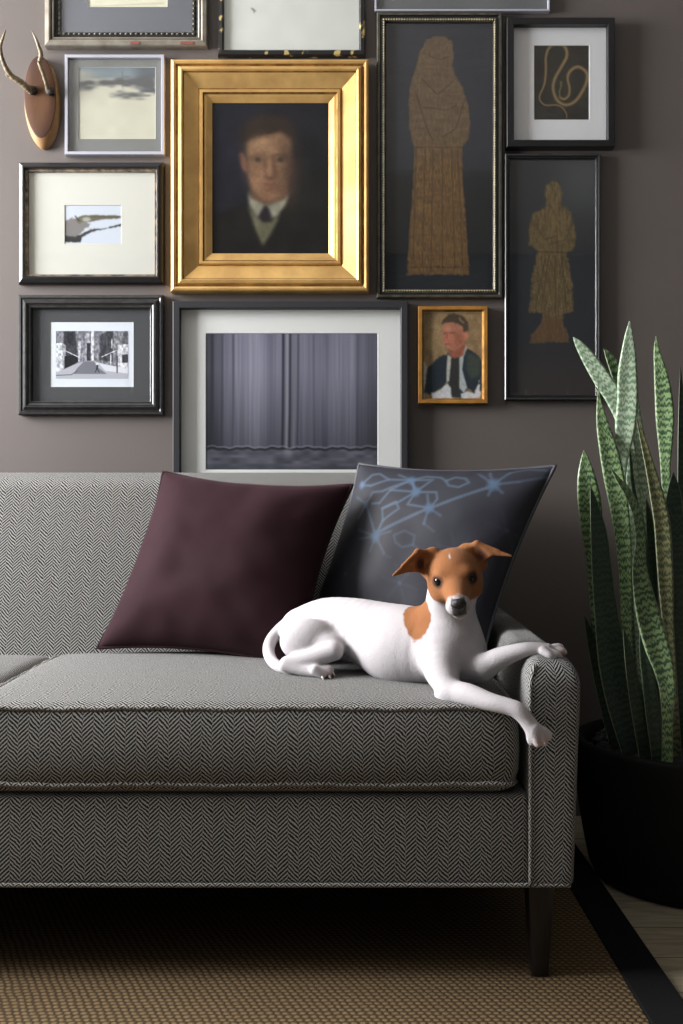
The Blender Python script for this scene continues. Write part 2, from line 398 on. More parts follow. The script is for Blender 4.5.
# seat cushions
def cushion(x0, x1, name='seat_cushion', lift=0):
    y0, y1, z0, z1 = 1.698, 2.285, .318, .4755+lift
    def dfm(V):
        u = np.clip((V[:, 0]-x0)/(x1-x0)*2-1, -1, 1); v = np.clip((V[:, 1]-y0)/(y1-y0)*2-1, -1, 1); w = np.clip((V[:, 2]-z0)/(z1-z0), 0, 1)
        cu = np.sqrt(np.clip(1-np.abs(u)**2.6, 0, 1))*np.clip(1-np.abs(v)**3.0, 0, 1)**.8
        V = V.copy(); V[:, 2] += .027*cu*(.72+.28*v)*np.clip(w*2-1, 0, 1)
        V[:, 1] -= .010*np.clip(1-np.abs(u)**4, 0, 1)*np.sin(np.pi*w)*np.clip(-v, 0, 1)
        V[:, 0] += .006*u*np.sin(np.pi*w)*(np.abs(u) > .9)
        und = np.clip(1-w/.17, 0, 1); V[:, 1] += .022*und**1.5*(v < -.8); V[:, 0] -= .016*und**1.5*np.sign(u)*(np.abs(u) > .9)
        return V
    c = piece(name, rbox((x0, y0, z0), (x1, y1, z1), (.030, .022, .016), step=.03, nr=4, deform=dfm), M['sofa'], sofa)
    for z in (z1-.006, z0+.022):
        pts = []; r = .03; i = .0015
        cs = ((x0+r, y0+r, 180), (x1-r, y0+r, 270), (x1-r, y1-r, 0), (x0+r, y1-r, 90))
        for (cx, cy, a0) in cs:
            for k in range(7):
                a = math.radians(a0+15*k); pts.append((cx+(r-i)*math.cos(a), cy+(r-i)*math.sin(a)))
        dense = []
        for k in range(len(pts)):
            a = np.array(pts[k]); b = np.array(pts[(k+1) % len(pts)]); n = max(1, int(np.linalg.norm(b-a)/.01))
            for q in range(n): dense.append(a+(b-a)*q/n)
        wv = [Vector((p[0]+.0006*math.sin(q*1.1), p[1], z+.0009*math.sin(q*.9)+.0012*math.sin(q*.23))) for q, p in enumerate(dense)]
        tv, tf = tube(wv, .0048, 8, closed=True)
        uv = []
        for f in tf:
            for vi in f: ring = vi//8; uv.append((ring*.01, (vi % 8)*.004))
        o = mesh_obj('piping', tv, tf, M['welt'], sofa, uvs=uv)
        o.parent = c
    return c
cR = cushion(-.647, .300)
cL = cushion(-1.600, -.653, lift=-.004)
# arms
def arm(x0, x1, sgn):
    zt = .556; cx = (x0+x1)/2
    def dfm(V):
        V = V.copy(); z = V[:, 2].copy()
        t = np.clip((z-(zt-.042))/.042, 0, 1); q = 1-np.sqrt(1-.86*t*t)
        V[:, 0] = cx+(V[:, 0]-cx)*(1-q*.72)
        fr = np.clip((1.82-V[:, 1])/.12, 0, 1); V[:, 1] += .040*q*fr**1.5
        V[:, 2] -= .010*fr**3*np.clip((z-.4)/.15, 0, 1)
        V[:, 0] += sgn*((V[:, 0]-x0)/(x1-x0) if sgn > 0 else (x1-V[:, 0])/(x1-x0))*(-.012*np.clip((.50-z)/.34, 0, 1))
        V[:, 2] += .010*np.clip((V[:, 1]-1.9)/.6, 0, 1)*np.clip((z-.4)/.1, 0, 1)
        return V
    return piece('arm', rbox((x0, 1.70, .165), (x1, 2.585, zt), (.011, .011, .012), step=.012, nr=3, deform=dfm), M['sofa'], sofa)
arm(.318, .408, 1); arm(SX0-.087, SX0, -1)
# welts on the front: bottom edge, arm seam
def welt_line(pts, r=.0042, name='welt'):
    dense = []
    for a, b in zip(pts[:-1], pts[1:]):
        a = Vector(a); b = Vector(b); n = max(1, int((b-a).length/.012))
        for k in range(n): dense.append(a+(b-a)*k/n)
    dense.append(Vector(pts[-1]))
    tv, tf = tube(dense, r, 8); uv = []
    for f in tf:
        for vi in f: uv.append(((vi//8)*.012, (vi % 8)*.004))
    return mesh_obj(name, tv, tf, M['welt'], sofa, uvs=uv)
welt_line([(SX0-.08, 1.703, .168), (.39, 1.703, .168)])
welt_line([(.389, 1.71, .168), (.391, 2.57, .168)])
welt_line([(.322, 1.702, .168), (.322, 1.702, .505), (.3255, 1.706, .525), (.333, 1.715, .541)], r=.0036)
welt_line([(SX0-.004, 1.702, .168), (SX0-.004, 1.702, .50), (SX0-.0075, 1.706, .525), (SX0-.015, 1.715, .541)], r=.0036)
# legs (tapered, slightly splayed)
def leg(cx, cy):
    V, Fc = [], []; n = 20
    prof = [(.1655, .0255), (.15, .0252), (.02, .0172), (.004, .0165), (.0, .0150)]
    for (z, r) in prof:
        for k in range(n):
            th = 2*math.pi*(k+.5)/n
            c, s = math.cos(th), math.sin(th); q = (abs(c)**5+abs(s)**5)**(-1/5)
            V.append((cx+r*c*q*.97, cy+r*s*q*.97, z))
    for i in range(len(prof)-1):
        for k in range(n): Fc.append((i*n+k, (i+1)*n+k, (i+1)*n+(k+1) % n, i*n+(k+1) % n))
    Fc.append(tuple(range(n))); Fc.append(tuple((len(prof)-1)*n+k for k in range(n))[::-1])
    o = mesh_obj('leg', V, Fc, M['leg'], sofa); sm_sharp(o, 30); return o
for cx, cy in ((.344, 1.742), (SX0-.03, 1.742), (.344, 2.46), (SX0-.03, 2.46)): leg(cx, cy)

# ------------------------------------------------------------------ painting toolkit (numpy)
def vnoise(X, Y, sx, sy, seed=0):
    r = np.random.default_rng(seed); g = r.random((64, 64))
    x = X/sx % 63; y = Y/sy % 63
    xi = x.astype(int) % 63; yi = y.astype(int) % 63; fx = x-np.floor(x); fy = y-np.floor(y)
    fx = fx*fx*(3-2*fx); fy = fy*fy*(3-2*fy)
    return (g[yi, xi]*(1-fx)+g[yi, xi+1]*fx)*(1-fy)+(g[yi+1, xi]*(1-fx)+g[yi+1, xi+1]*fx)*fy
class Paint:
    def __init__(s, x0, y0, x1, y1, nx, ny, bg):
        s.nx, s.ny = nx, ny
        s.X, s.Y = np.meshgrid(np.linspace(x0, x1, nx), np.linspace(y0, y1, ny))
        s.C = np.zeros((ny, nx, 3)); s.C[:] = bg
    def mix(s, a, c):
        a = np.clip(a, 0, 1)[..., None]; s.C = s.C*(1-a)+np.array(c, float)*a
    def ell(s, cx, cy, rx, ry, c, soft=.2, al=1, ang=0):
        t = math.radians(ang); dx = s.X-cx; dy = s.Y-cy
        u = dx*math.cos(t)+dy*math.sin(t); v = -dx*math.sin(t)+dy*math.cos(t)
        d = np.sqrt((u/rx)**2+(v/ry)**2); s.mix((1+soft/2-d)/soft*al if soft else (d < 1)*al, c) if soft < 1 else s.mix(np.exp(-d*d*1.2)*al, c)
    def sd(s, pts):
        px = np.array(pts, float); n = len(px); d = np.full(s.X.shape, 1e9); ins = np.zeros(s.X.shape, bool)
        for i in range(n):
            a = px[i]; b = px[(i+1) % n]; e = b-a
            t = np.clip(((s.X-a[0])*e[0]+(s.Y-a[1])*e[1])/(e@e+1e-9), 0, 1)
            d = np.minimum(d, np.hypot(s.X-a[0]-t*e[0], s.Y-a[1]-t*e[1]))
            if abs(e[1]) > 1e-9:
                c = ((a[1] > s.Y) != (b[1] > s.Y)) & (s.X < e[0]*(s.Y-a[1])/e[1]+a[0]); ins ^= c
        return np.where(ins, -d, d)
    def poly(s, pts, c, soft=4, al=1, jit=None):
        d = s.sd(pts)
        if jit is not None: d = d+jit
        s.mix((.5-d/soft)*al, c)
    def line(s, pts, w, c, soft=3, al=1):
        d = np.full(s.X.shape, 1e9)
        for a, b in zip(pts[:-1], pts[1:]):
            a = np.array(a, float); b = np.array(b, float); e = b-a
            t = np.clip(((s.X-a[0])*e[0]+(s.Y-a[1])*e[1])/(e@e+1e-9), 0, 1)
            d = np.minimum(d, np.hypot(s.X-a[0]-t*e[0], s.Y-a[1]-t*e[1]))
        s.mix((.5-(d-w/2)/soft)*al, c)
    def blur(s, k=1, n=2):
        for _ in range(n):
            for ax in (0, 1):
                p = np.pad(s.C, [(k, k) if i == ax else (0, 0) for i in range(3)], mode='edge'); m = s.C.shape[ax]
                s.C = sum(np.take(p, range(i, i+m), axis=ax) for i in range(2*k+1))/(2*k+1)
    def mul(s, f): s.C = s.C*f[..., None] if f.ndim == 2 else s.C*f
    def albedo(s, E):   # photographed tone -> surface reflectance under relative illumination E
        return np.clip(srgb(np.clip(s.C, 0, 255))/E, 0, .9).reshape(-1, 3)

def art_mesh(name, box, D, paint, E, mat, parent):
    x0, y0, x1, y1 = box
    a = P(x0, y0, D); b = P(x1, y1, D)
    nx, ny = paint.nx, paint.ny
    gx, gz = np.meshgrid(np.linspace(a.x, b.x, nx), np.linspace(a.z, b.z, ny))
    V = np.stack([gx.ravel(), np.full(gx.size, D), gz.ravel()], 1)
    I = np.arange(nx*ny).reshape(ny, nx)
    q = np.stack([I[:-1, :-1].ravel(), I[1:, :-1].ravel(), I[1:, 1:].ravel(), I[:-1, 1:].ravel()], 1).tolist()
    # paper thickness rim
    Vl = V.tolist(); base = len(Vl); cor = [I[0, 0], I[0, -1], I[-1, -1], I[-1, 0]]
    for c in cor: p = V[c]; Vl.append((p[0], D+.0015, p[2]))
    for k in range(4): q.append([int(cor[k]), int(cor[(k+1) % 4]), base+(k+1) % 4, base+k])
    cols = paint.albedo(E); cols = np.concatenate([cols, cols[[c for c in cor]]])
    return mesh_obj(name, Vl, q, mat, parent, smooth=False, cols=cols)

def ring(lo, hi, prof, y0):
    """mitred frame; lo,hi = outer (x,z) corners; prof = list (inset, height above wall plane y0)"""
    V, Fc = [], []
    for (ins, h) in prof:
        for (x, z) in ((lo[0]+ins, lo[1]+ins), (hi[0]-ins, lo[1]+ins), (hi[0]-ins, hi[1]-ins), (lo[0]+ins, hi[1]-ins)):
            V.append((x, y0-h, z))
    for i in range(len(prof)-1):
        for k in range(4): Fc.append((i*4+k, i*4+(k+1) % 4, (i+1)*4+(k+1) % 4, (i+1)*4+k))
    return V, Fc

def framed(name, label, box, t, prof, mats, segm, matbox=None, matmat=None, artbox=None, paint=None, E=.8, artmat='art', glass=True, cat='framed picture', liner=None, hm=.006, group=None):
    """box = outer outline in the photo, t = depth of the frame; prof in px insets / m heights"""
    Df = WALL-.001-prof[0][1]; box = (box[0]-1.2, box[1], box[2]-1.2, box[3]); a = P(box[0], box[3], Df); b = P(box[2], box[1], Df)
    c = (a+b)/2
    root = empty(name, (c.x, WALL-.001, c.z), label, cat, group)
    pr = [(0, 0)]+[(i*Df/F, h) for i, h in prof]
    V, Fc = ring((a.x, a.z), (b.x, b.z), pr, WALL-.001)
    mi = [s for s in segm for _ in range(4)]
    o = mesh_obj('frame', V, Fc, [M[m] for m in mats], root, smooth=False, mi=mi)
    # solid back board fills the frame
    inset = pr[-1][0]; xi0, xi1, zi0, zi1 = a.x+inset-.002, b.x-inset+.002, a.z+inset-.002, b.z-inset+.002
    V, Fc = [], []; addbox(V, Fc, (xi0, WALL-.0035, zi0), (xi1, WALL-.001, zi1)); mesh_obj('backing_board', V, Fc, M['back'], root, smooth=False)
    Dm = WALL-.001-hm
    if matmat:
        ma = P(artbox[0], artbox[3], Dm); mb = P(artbox[2], artbox[1], Dm)
        V, Fc = [], []
        ys = (Dm, Dm, Dm+.0018)
        outer = [(xi0, zi0), (xi1, zi0), (xi1, zi1), (xi0, zi1)]
        inner = [(ma.x, ma.z), (mb.x, ma.z), (mb.x, mb.z), (ma.x, mb.z)]
        g = .0012
        inner2 = [(ma.x+g, ma.z+g), (mb.x-g, ma.z+g), (mb.x-g, mb.z-g), (ma.x+g, mb.z-g)]
        for (x, z) in outer: V.append((x, Dm+.0018, z))
        for (x, z) in outer: V.append((x, Dm, z))
        for (x, z) in inner: V.append((x, Dm, z))
        for (x, z) in inner2: V.append((x, Dm+.0018, z))
        for i in range(3):
            for k in range(4): Fc.append((i*4+k, i*4+(k+1) % 4, (i+1)*4+(k+1) % 4, (i+1)*4+k))
        mm = [0]*8+[1]*4
        mesh_obj('mat_board', V, Fc, [M[matmat], M[liner or 'linercream']], root, smooth=False, mi=mm)
    if paint is not None:
        Da = Dm+(.0020 if matmat else 0)
        ab = artbox
        if not matmat: # fill rebate
            ia = P(0, 0, Da)
            ab = (341+(xi0)*F/Da, 505-(zi1-H)*F/Da, 341+xi1*F/Da, 505-(zi0-H)*F/Da)
        else: ab = (artbox[0]-.3, artbox[1]-.3, artbox[2]+.3, artbox[3]+.3)
        art_mesh('artwork', ab, Da, paint, E, M[artmat], root)
    if glass:
        gy = WALL-.001-hm-.0035
        V, Fc = [], []; addbox(V, Fc, (xi0, gy, zi0), (xi1, gy+.0015, zi1)); mesh_obj('glass_pane', V, Fc, M['glass'], root, smooth=False)
    return root, a, b

def beads(root, lo, hi, y, r, step, mat, name='beading', sides=(0, 1, 2, 3), sq=1.0):
    """row of small beads along the rectangle lo..hi (x,z)"""
    V, Fc = [], []
    def bead(x, z, hor):
        b = len(V); n, mrings = 6, 3
        V.append((x, y-r, z))
        for i in range(1, mrings):
            ph = math.pi/2*i/(mrings-1)
            for k in range(n):
                th = 2*math.pi*k/n; rx = r*math.sin(ph)*math.cos(th)*(sq if hor else 1); rz = r*math.sin(ph)*math.sin(th)*(1 if hor else sq)
                V.append((x+rx, y-r*math.cos(ph), z+rz))
        for k in range(n): Fc.append((b, b+1+k, b+1+(k+1) % n))
        for k in range(n): Fc.append((b+1+k, b+1+n+k, b+1+n+(k+1) % n, b+1+(k+1) % n))
    nx = int((hi[0]-lo[0])/step); nz = int((hi[1]-lo[1])/step)
    for i in range(nx+1):
        x = lo[0]+(hi[0]-lo[0])*i/nx
        if 0 in sides: bead(x, lo[1], True)
        if 2 in sides: bead(x, hi[1], True)
    for i in range(1, nz):
        z = lo[1]+(hi[1]-lo[1])*i/nz
        if 1 in sides: bead(hi[0], z, False)
        if 3 in sides: bead(lo[0], z, False)
    o = mesh_obj(name, V, Fc, mat, root); fix_normals(o); return o

# ---- the gilded portrait -------------------------------------------------
pt = Paint(11, 6, 677, 888, 175, 232, (31, 31, 37))
n1 = vnoise(pt.X, pt.Y, 60, 60, 1); n2 = vnoise(pt.X, pt.Y, 14, 14, 2)
pt.ell(560, 600, 260, 420, (30, 30, 27), 1.2, .9); pt.ell(80, 250, 160, 300, (35, 37, 50), 1.2, .6)
pt.poly([(11, 700), (120, 620), (205, 590), (300, 640), (440, 570), (560, 610), (677, 700), (677, 888), (11, 888)], (29, 28, 26), 40)
pt.poly([(225, 470), (235, 580), (300, 640), (400, 620), (445, 540), (440, 440)], (92, 70, 55), 20)       # neck
pt.ell(330, 190, 140, 105, (50, 40, 33), .5, 1); pt.ell(340, 130, 110, 60, (44, 36, 31), 1.2, .9)          # hair
pt.poly([(205, 230), (212, 330), (220, 440), (250, 520), (300, 570), (345, 582), (400, 560), (440, 500), (455, 420), (462, 300), (455, 215), (400, 175), (330, 195), (260, 215)], (128, 100, 76), 22)
pt.ell(290, 270, 90, 70, (146, 116, 88), 1.2, .8); pt.ell(255, 430, 50, 70, (140, 104, 80), 1.2, .7)
pt.ell(450, 400, 55, 190, (72, 55, 44), 1.2, .85); pt.ell(400, 520, 60, 50, (86, 64, 50), 1.2, .7); pt.ell(330, 545, 60, 28, (124, 90, 68), 1.2, .6)
pt.poly([(165, 300), (185, 290), (205, 330), (215, 400), (200, 415), (180, 380)], (118, 84, 68), 12)       # ear
pt.ell(195, 200, 30, 60, (42, 35, 30), 1.2, .9)
pt.line([(220, 328), (252, 312), (300, 313)], 10, (76, 56, 43), 12, .75); pt.line([(360, 313), (402, 308), (440, 326)], 10, (62, 47, 38), 12, .75)
pt.ell(270, 338, 32, 13, (72, 56, 44), 1.2, .8); pt.ell(400, 338, 32, 13, (60, 48, 39), 1.2, .8); pt.ell(270, 336, 12, 8, (28, 26, 24), .6); pt.ell(400, 338, 12, 8, (26, 24, 22), .6)
pt.ell(255, 345, 6, 4, (120, 105, 90), .8, .7); pt.ell(415, 346, 6, 4, (95, 82, 70), .8, .7)
pt.line([(318, 320), (312, 400), (318, 435)], 10, (92, 66, 52), 14, .7); pt.line([(355, 320), (368, 400), (372, 430)], 22, (84, 58, 48), 22, .8); pt.line([(336, 340), (338, 420)], 14, (156, 120, 92), 16, .7)
pt.ell(340, 446, 34, 10, (78, 50, 42), 1.2, .9)
pt.line([(306, 478), (340, 483), (376, 477)], 6, (84, 44, 38), 8, .9); pt.ell(340, 498, 34, 10, (122, 74, 62), 1.2, .9); pt.ell(340, 515, 30, 7, (88, 62, 50), 1.2, .8)
pt.poly([(215, 520), (235, 560), (300, 595), (340, 600), (420, 570), (448, 540), (430, 600), (385, 660), (330, 690), (265, 665), (222, 600)], (134, 133, 116), 10)
pt.poly([(215, 610), (265, 665), (300, 700), (345, 700), (395, 655), (380, 700), (345, 770), (300, 838), (265, 760)], (102, 101, 80), 14)
pt.poly([(312, 600), (330, 612), (352, 670), (330, 700), (300, 700), (275, 665)], (38, 33, 38), 8)
pt.line([(305, 700), (302, 820)], 4, (78, 76, 60), 6, .7)
pt.blur(2, 2); pt.mul(.9+.2*n1); pt.mul(.95+.1*n2)
prof = [(0, .030), (1.2, .036), (3, .038), (5, .036), (6, .032), (7, .032), (8.5, .039), (11, .041), (12.5, .038), (13.5, .033), (27, .019), (28, .019), (29.2, .024), (31.5, .024), (33, .018), (35, .017), (40.5, .010), (40.5, .005)]
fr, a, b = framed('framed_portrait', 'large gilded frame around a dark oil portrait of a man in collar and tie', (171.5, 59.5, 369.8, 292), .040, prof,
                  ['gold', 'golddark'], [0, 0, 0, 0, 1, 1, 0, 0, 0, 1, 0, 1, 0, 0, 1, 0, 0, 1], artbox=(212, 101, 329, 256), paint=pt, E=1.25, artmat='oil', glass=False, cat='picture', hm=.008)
beads(fr, (a.x+.009, a.z+.004), (b.x-.009, b.z-.004), WALL-.001-.030, .0035, .0075, M['gold'], sides=(0,))

# ---- curtain photograph ---------------------------------------------------
pt = Paint(205, 333, 378, 470, 300, 236, (125, 124, 142))
X, Y = pt.X, pt.Y; r = random.Random(3)
fold = np.zeros(X.shape)
for k in range(38):
    cx = 205+173*r.random(); w = r.uniform(1.3, 4); fold += r.uniform(-32, 18)*np.exp(-((X-cx-(Y-333)*r.uniform(-.008, .008))/w)**2)
shade = 1-.35*np.clip((Y-370)/80, 0, 1)-.35*np.clip((232-X)/27, 0, 1)-.25*np.clip((X-350)/28, 0, 1)
pt.C = (pt.C+fold[..., None])*shade[..., None]
pt.ell(255, 375, 26, 50, (150, 149, 166), 1.2, .45); pt.ell(330, 375, 24, 50, (144, 142, 160), 1.2, .45)
pt.mul(.93+.14*vnoise(X, Y, 1.6, 60, 5))
for (x, w, c, al) in ((283, 2.2, 34, .9), (287, 1.6, 165, .6), (290, 1.6, 30, .9), (294, 2.5, 120, .7), (298, 1.2, 40, .7), (212, 3, 48, .7), (222, 2, 55, .6), (233, 2, 56, .6)):
    pt.line([(x, 333), (x+(0 if x < 283 else -.3), 410), (x-1.0, 449)], w, (c, c, c+8), 2.2, al)
hem = 446.5+.7*np.sin(X/5)+.5*np.sin(X/1.9)
pt.mix((np.abs(Y-hem) < .9)*.45, (140, 138, 150)); pt.mix((np.abs(Y-hem-2.4) < 1.2)*.8, (38, 38, 44))
fl = np.clip((Y-hem-3)/1.5, 0, 1); pt.mix(fl, (84, 83, 94)); pt.C *= (1-.0*fl)[..., None]
pt.C = pt.C*(1+fl*(vnoise(X, Y, 9, 3, 8)-.5)*.5)[..., None]; pt.mix(np.clip((Y-463)/10, 0, .5), (60, 60, 68)); pt.ell(288, 452, 5, 3, (120, 118, 130), .8, .8)
prof = [(0, .032), (.6, .033), (6.4, .033), (7, .032), (7, .005)]
framed('framed_photograph', 'large dark grey framed photograph of closed stage curtains standing behind the sofa', (173.5, 301, 408.6, 489), .033, prof, ['darkgrey'], [0]*5,
       artbox=(205, 333, 377.5, 470), matmat='matwhite', paint=pt, E=.9, cat='picture', liner='matwhite', hm=.008)

# ---- street photograph ------------------------------------------------------
pt = Paint(100, 137, 567, 445, 230, 152, (150, 150, 158)); X, Y = pt.X, pt.Y
pt.poly([(100, 137), (290, 137), (285, 335), (100, 400)], (120, 120, 128), 8); pt.poly([(330, 137), (567, 137), (567, 400), (335, 330)], (128, 128, 136), 8)
pt.poly([(150, 137), (225, 137), (235, 240), (240, 340), (150, 390)], (58, 57, 64), 10); pt.poly([(100, 215), (140, 215), (148, 395), (100, 405)], (196, 198, 206), 5); pt.poly([(140, 215), (165, 230), (165, 385), (148, 395)], (150, 150, 158), 5)
pt.poly([(155, 300), (240, 290), (245, 335), (155, 382)], (26, 26, 30), 6); pt.poly([(170, 150), (215, 150), (205, 230), (170, 210)], (40, 40, 46), 10)
pt.poly([(245, 200), (262, 200), (258, 335), (245, 335)], (186, 186, 196), 4); pt.poly([(300, 140), (325, 140), (325, 330), (300, 330)], (48, 48, 55), 4); pt.poly([(300, 137), (322, 137), (322, 215), (300, 215)], (150, 150, 160), 6); pt.poly([(328, 137), (345, 137), (345, 325), (330, 330)], (196, 196, 206), 5)
pt.poly([(385, 160), (440, 137), (470, 137), (470, 340), (380, 325)], (66, 66, 72), 10); pt.poly([(500, 225), (567, 225), (567, 385), (500, 380)], (188, 188, 196), 6); pt.poly([(528, 288), (567, 288), (567, 342), (528, 342)], (60, 60, 66), 4); pt.poly([(535, 140), (563, 140), (563, 210), (535, 210)], (92, 92, 100), 5)
pt.line([(535, 215), (567, 215)], 6, (30, 30, 34), 4); pt.line([(155, 262), (245, 305)], 6, (206, 206, 214), 4, .9); pt.line([(395, 305), (520, 250)], 6, (206, 206, 214), 4, .9); pt.line([(455, 290), (455, 355)], 7, (210, 210, 218), 3); pt.line([(462, 190), (462, 245)], 7, (206, 206, 214), 3)
pt.mul(.72+.56*vnoise(X, Y, 10, 16, 11)); pt.mul(.85+.3*vnoise(X, Y, 5, 6, 12))
pt.poly([(100, 408), (240, 345), (290, 330), (345, 330), (420, 352), (567, 385), (567, 445), (100, 445)], (168, 168, 178), 4)
pt.poly([(235, 380), (282, 333), (345, 333), (372, 372), (430, 415), (215, 415)], (112, 112, 122), 6); pt.line([(100, 424), (200, 420), (238, 395)], 4, (54, 54, 60), 4); pt.poly([(375, 345), (567, 382), (567, 412), (420, 395)], (206, 206, 214), 5)
pt.line([(496, 300), (496, 405)], 8, (50, 50, 56), 3); pt.ell(367, 352, 8, 10, (215, 215, 222), .4); pt.line([(368, 362), (366, 380)], 14, (60, 60, 66), 4); pt.line([(366, 380), (354, 404)], 5, (40, 40, 46), 3); pt.line([(368, 380), (380, 404)], 5, (40, 40, 46), 3)
prof = [(0, .014), (1, .019), (3, .020), (4.2, .018), (5, .018), (7.5, .025), (9, .025), (10, .021), (11.5, .019), (12.5, .021), (13.5, .018), (14, .012), (14, .005)]
fr, a, b = framed('framed_photograph', 'ridged black frame with a small black and white street photograph, lowest of the left column', (19, 295, 164.5, 415), .025, prof, ['ridge', 'black'], [0, 0, 0, 1, 0, 0, 0, 1, 0, 0, 0, 1, 1],
       artbox=(50, 322, 133, 387), matmat='matchar', paint=None, E=.9, cat='picture', hm=.008)
# white card with the print on it
Dc = WALL-.001-.007
ca, cb = P(49.5, 387.5, Dc), P(133.5, 321.5, Dc)
V, Fc = [], []; addbox(V, Fc, (ca.x, Dc, ca.z), (cb.x, Dc+.003, cb.z)); mesh_obj('white_card', V, Fc, simple('white_photo_paper', (.76, .79, .88), .6), fr, smooth=False)
art_mesh('artwork', (55.4, 331.0, 127.6, 378.6), Dc-.0005, pt, .82, M['art'], fr)

# ---- cream mat with hand and pistol ---------------------------------------
pt = Paint(235, 200, 442, 345, 120, 86, (216, 222, 236)); X, Y = pt.X, pt.Y
j = (vnoise(X, Y, 7, 7, 4)-.5)*8
pt.poly([(235, 262), (262, 246), (300, 262), (330, 270), (300, 300), (280, 325), (235, 322)], (136, 132, 132), 6, jit=j)
pt.poly([(235, 312), (275, 318), (330, 290), (378, 288), (440, 270), (440, 278), (385, 288), (330, 300), (300, 318), (292, 338), (235, 336)], (58, 56, 58), 4, jit=j*.5)
pt.poly([(272, 254), (298, 240), (330, 238), (438, 240), (438, 249), (360, 256), (325, 264), (285, 268)], (112, 106, 88), 4, jit=j*.4)
pt.ell(315, 254, 16, 9, (180, 178, 172), .5, .8); pt.line([(275, 242), (288, 258)], 4, (60, 56, 50), 4); pt.line([(330, 244), (436, 244)], 3, (70, 66, 56), 3, .8)
pt.blur(1, 1)
prof = [(0, .010), (1.5, .018), (5, .024), (6.5, .024), (7.5, .020), (8.2, .016), (9.6, .016), (10, .012), (10, .005)]
framed('framed_print', 'black and bronze frame with a wide cream mat around a tiny pistol print', (19.5, 162.5, 165.5, 284.5), .024, prof, ['black', 'bronze'], [0, 0, 0, 0, 0, 1, 1, 1, 1],
       artbox=(64, 205, 121, 244), matmat='matcream', paint=pt, E=1.1, cat='picture', hm=.008)

# ---- snowy landscape in a thin silver frame ---------------------------------
pt = Paint(232, 197, 461, 412, 120, 112, (214, 210, 192)); X, Y = pt.X, pt.Y
sky = np.clip((238-Y)/10, 0, 1); pt.mix(sky, (140, 152, 158)); pt.mix(sky*np.clip((300-X)/60, 0, 1)*.7, (196, 188, 168)); pt.mix(sky*np.clip((215-Y)/14, 0, 1), (124, 142, 156))
pt.mix(sky*np.clip((X-380)/40, 0, 1)*.8, (92, 98, 108))
nn = (vnoise(X, Y, 22, 6, 6)-.5)*26
for pl, c in (([(232, 238), (300, 236), (400, 228), (461, 222), (461, 272), (400, 258), (300, 250), (232, 256)], (94, 94, 98)), ([(325, 282), (370, 268), (440, 284), (400, 292), (350, 288)], (96, 96, 98)), ([(232, 250), (290, 262), (232, 264)], (110, 110, 112)), ([(400, 256), (461, 262), (461, 276), (420, 270)], (88, 90, 98))):
    pt.poly(pl, c, 12, .9, jit=nn*.5)
pt.line([(362, 210), (364, 262)], 2, (88, 86, 86), 3, .7); pt.blur(1, 1); pt.mul(.97+.05*vnoise(X, Y, 30, 30, 3))
prof = [(0, .017), (.3, .018), (2.8, .018), (3.1, .017), (3.1, .005)]
framed('framed_landscape', 'thin white metal frame with a snowy landscape on grey mat, right of the antlers', (65.5, 54.5, 165, 154.5), .021, prof, ['silver'], [0]*5,
       artbox=(78, 67, 155, 139), matmat='matgrey', paint=pt, E=1.15, cat='picture', hm=.008)

# ---- pewter frame at the top left ---------------------------------------------
pt = Paint(88, -60, 167, 7, 90, 76, (196, 192, 172)); pt.mul(.96+.08*vnoise(pt.X, pt.Y, 9, 9, 2)); pt.line([(92, 6), (163, 3)], .8, (150, 146, 130), 1.2, .6)
prof = [(0, .020), (1, .024), (4.5, .026), (6, .024), (7, .020), (8, .022), (9.2, .020), (10, .013), (11.5, .011), (12.5, .013), (15, .013), (16, .009), (16, .005)]
fr, a, b = framed('framed_drawing', 'pewter frame with beaded inner edge and slate mat, above the thin white frame', (45.5, -100, 208, 46.3), .026, prof, ['pewter', 'pewterdark'], [0, 0, 0, 0, 1, 0, 0, 1, 1, 1, 1, 1, 1],
       artbox=(88, -60, 167, 7), matmat='matslate', paint=pt, E=.8, cat='picture', hm=.008)
k = 13.8*(WALL-.014)/F
beads(fr, (a.x+k, a.z+k), (b.x-k, b.z-k), WALL-.001-.012, .0036, .0135, M['olive'], sq=1.7)
for (px, w) in ((130, 9), (180, 13)):
    V, Fc = [], []; q = P(px, 43, WALL-.0275); addbox(V, Fc, (q.x, WALL-.0275, q.z-.003), (q.x+w*.0026, WALL-.0265, q.z+.004))
    mesh_obj('worn_patch', V, Fc, M['redrub'], fr, smooth=False)

# ---- white sheet in distressed frame, top middle --------------------------------
pt = Paint(225, -70, 359, 51, 160, 144, (204, 205, 200)); pt.mul(.985+.03*vnoise(pt.X, pt.Y, 12, 12, 2))
for x in (298, 302.5, 307, 310.5): pt.line([(x, -6), (x, 2.2)], 1.6, (44, 44, 66), 1)
pt.line([(253, 12.5), (256, 14.5)], 1.6, (120, 118, 116), 1.5, .9); pt.line([(254.5, 13), (255, 16)], 1, (120, 118, 116), 1.2, .8)
prof = [(0, .014), (1, .019), (4.5, .020), (5.6, .017), (6.2, .012), (6.2, .005)]
fr, a, b = framed('framed_print', 'thin distressed black frame with gold flecks around a nearly blank white sheet', (218.5, -90, 366, 56), .020, prof, ['distress'], [0]*6,
       artbox=(225, -70, 359, 51), paint=pt, E=.80, cat='picture', hm=.008, glass=True)

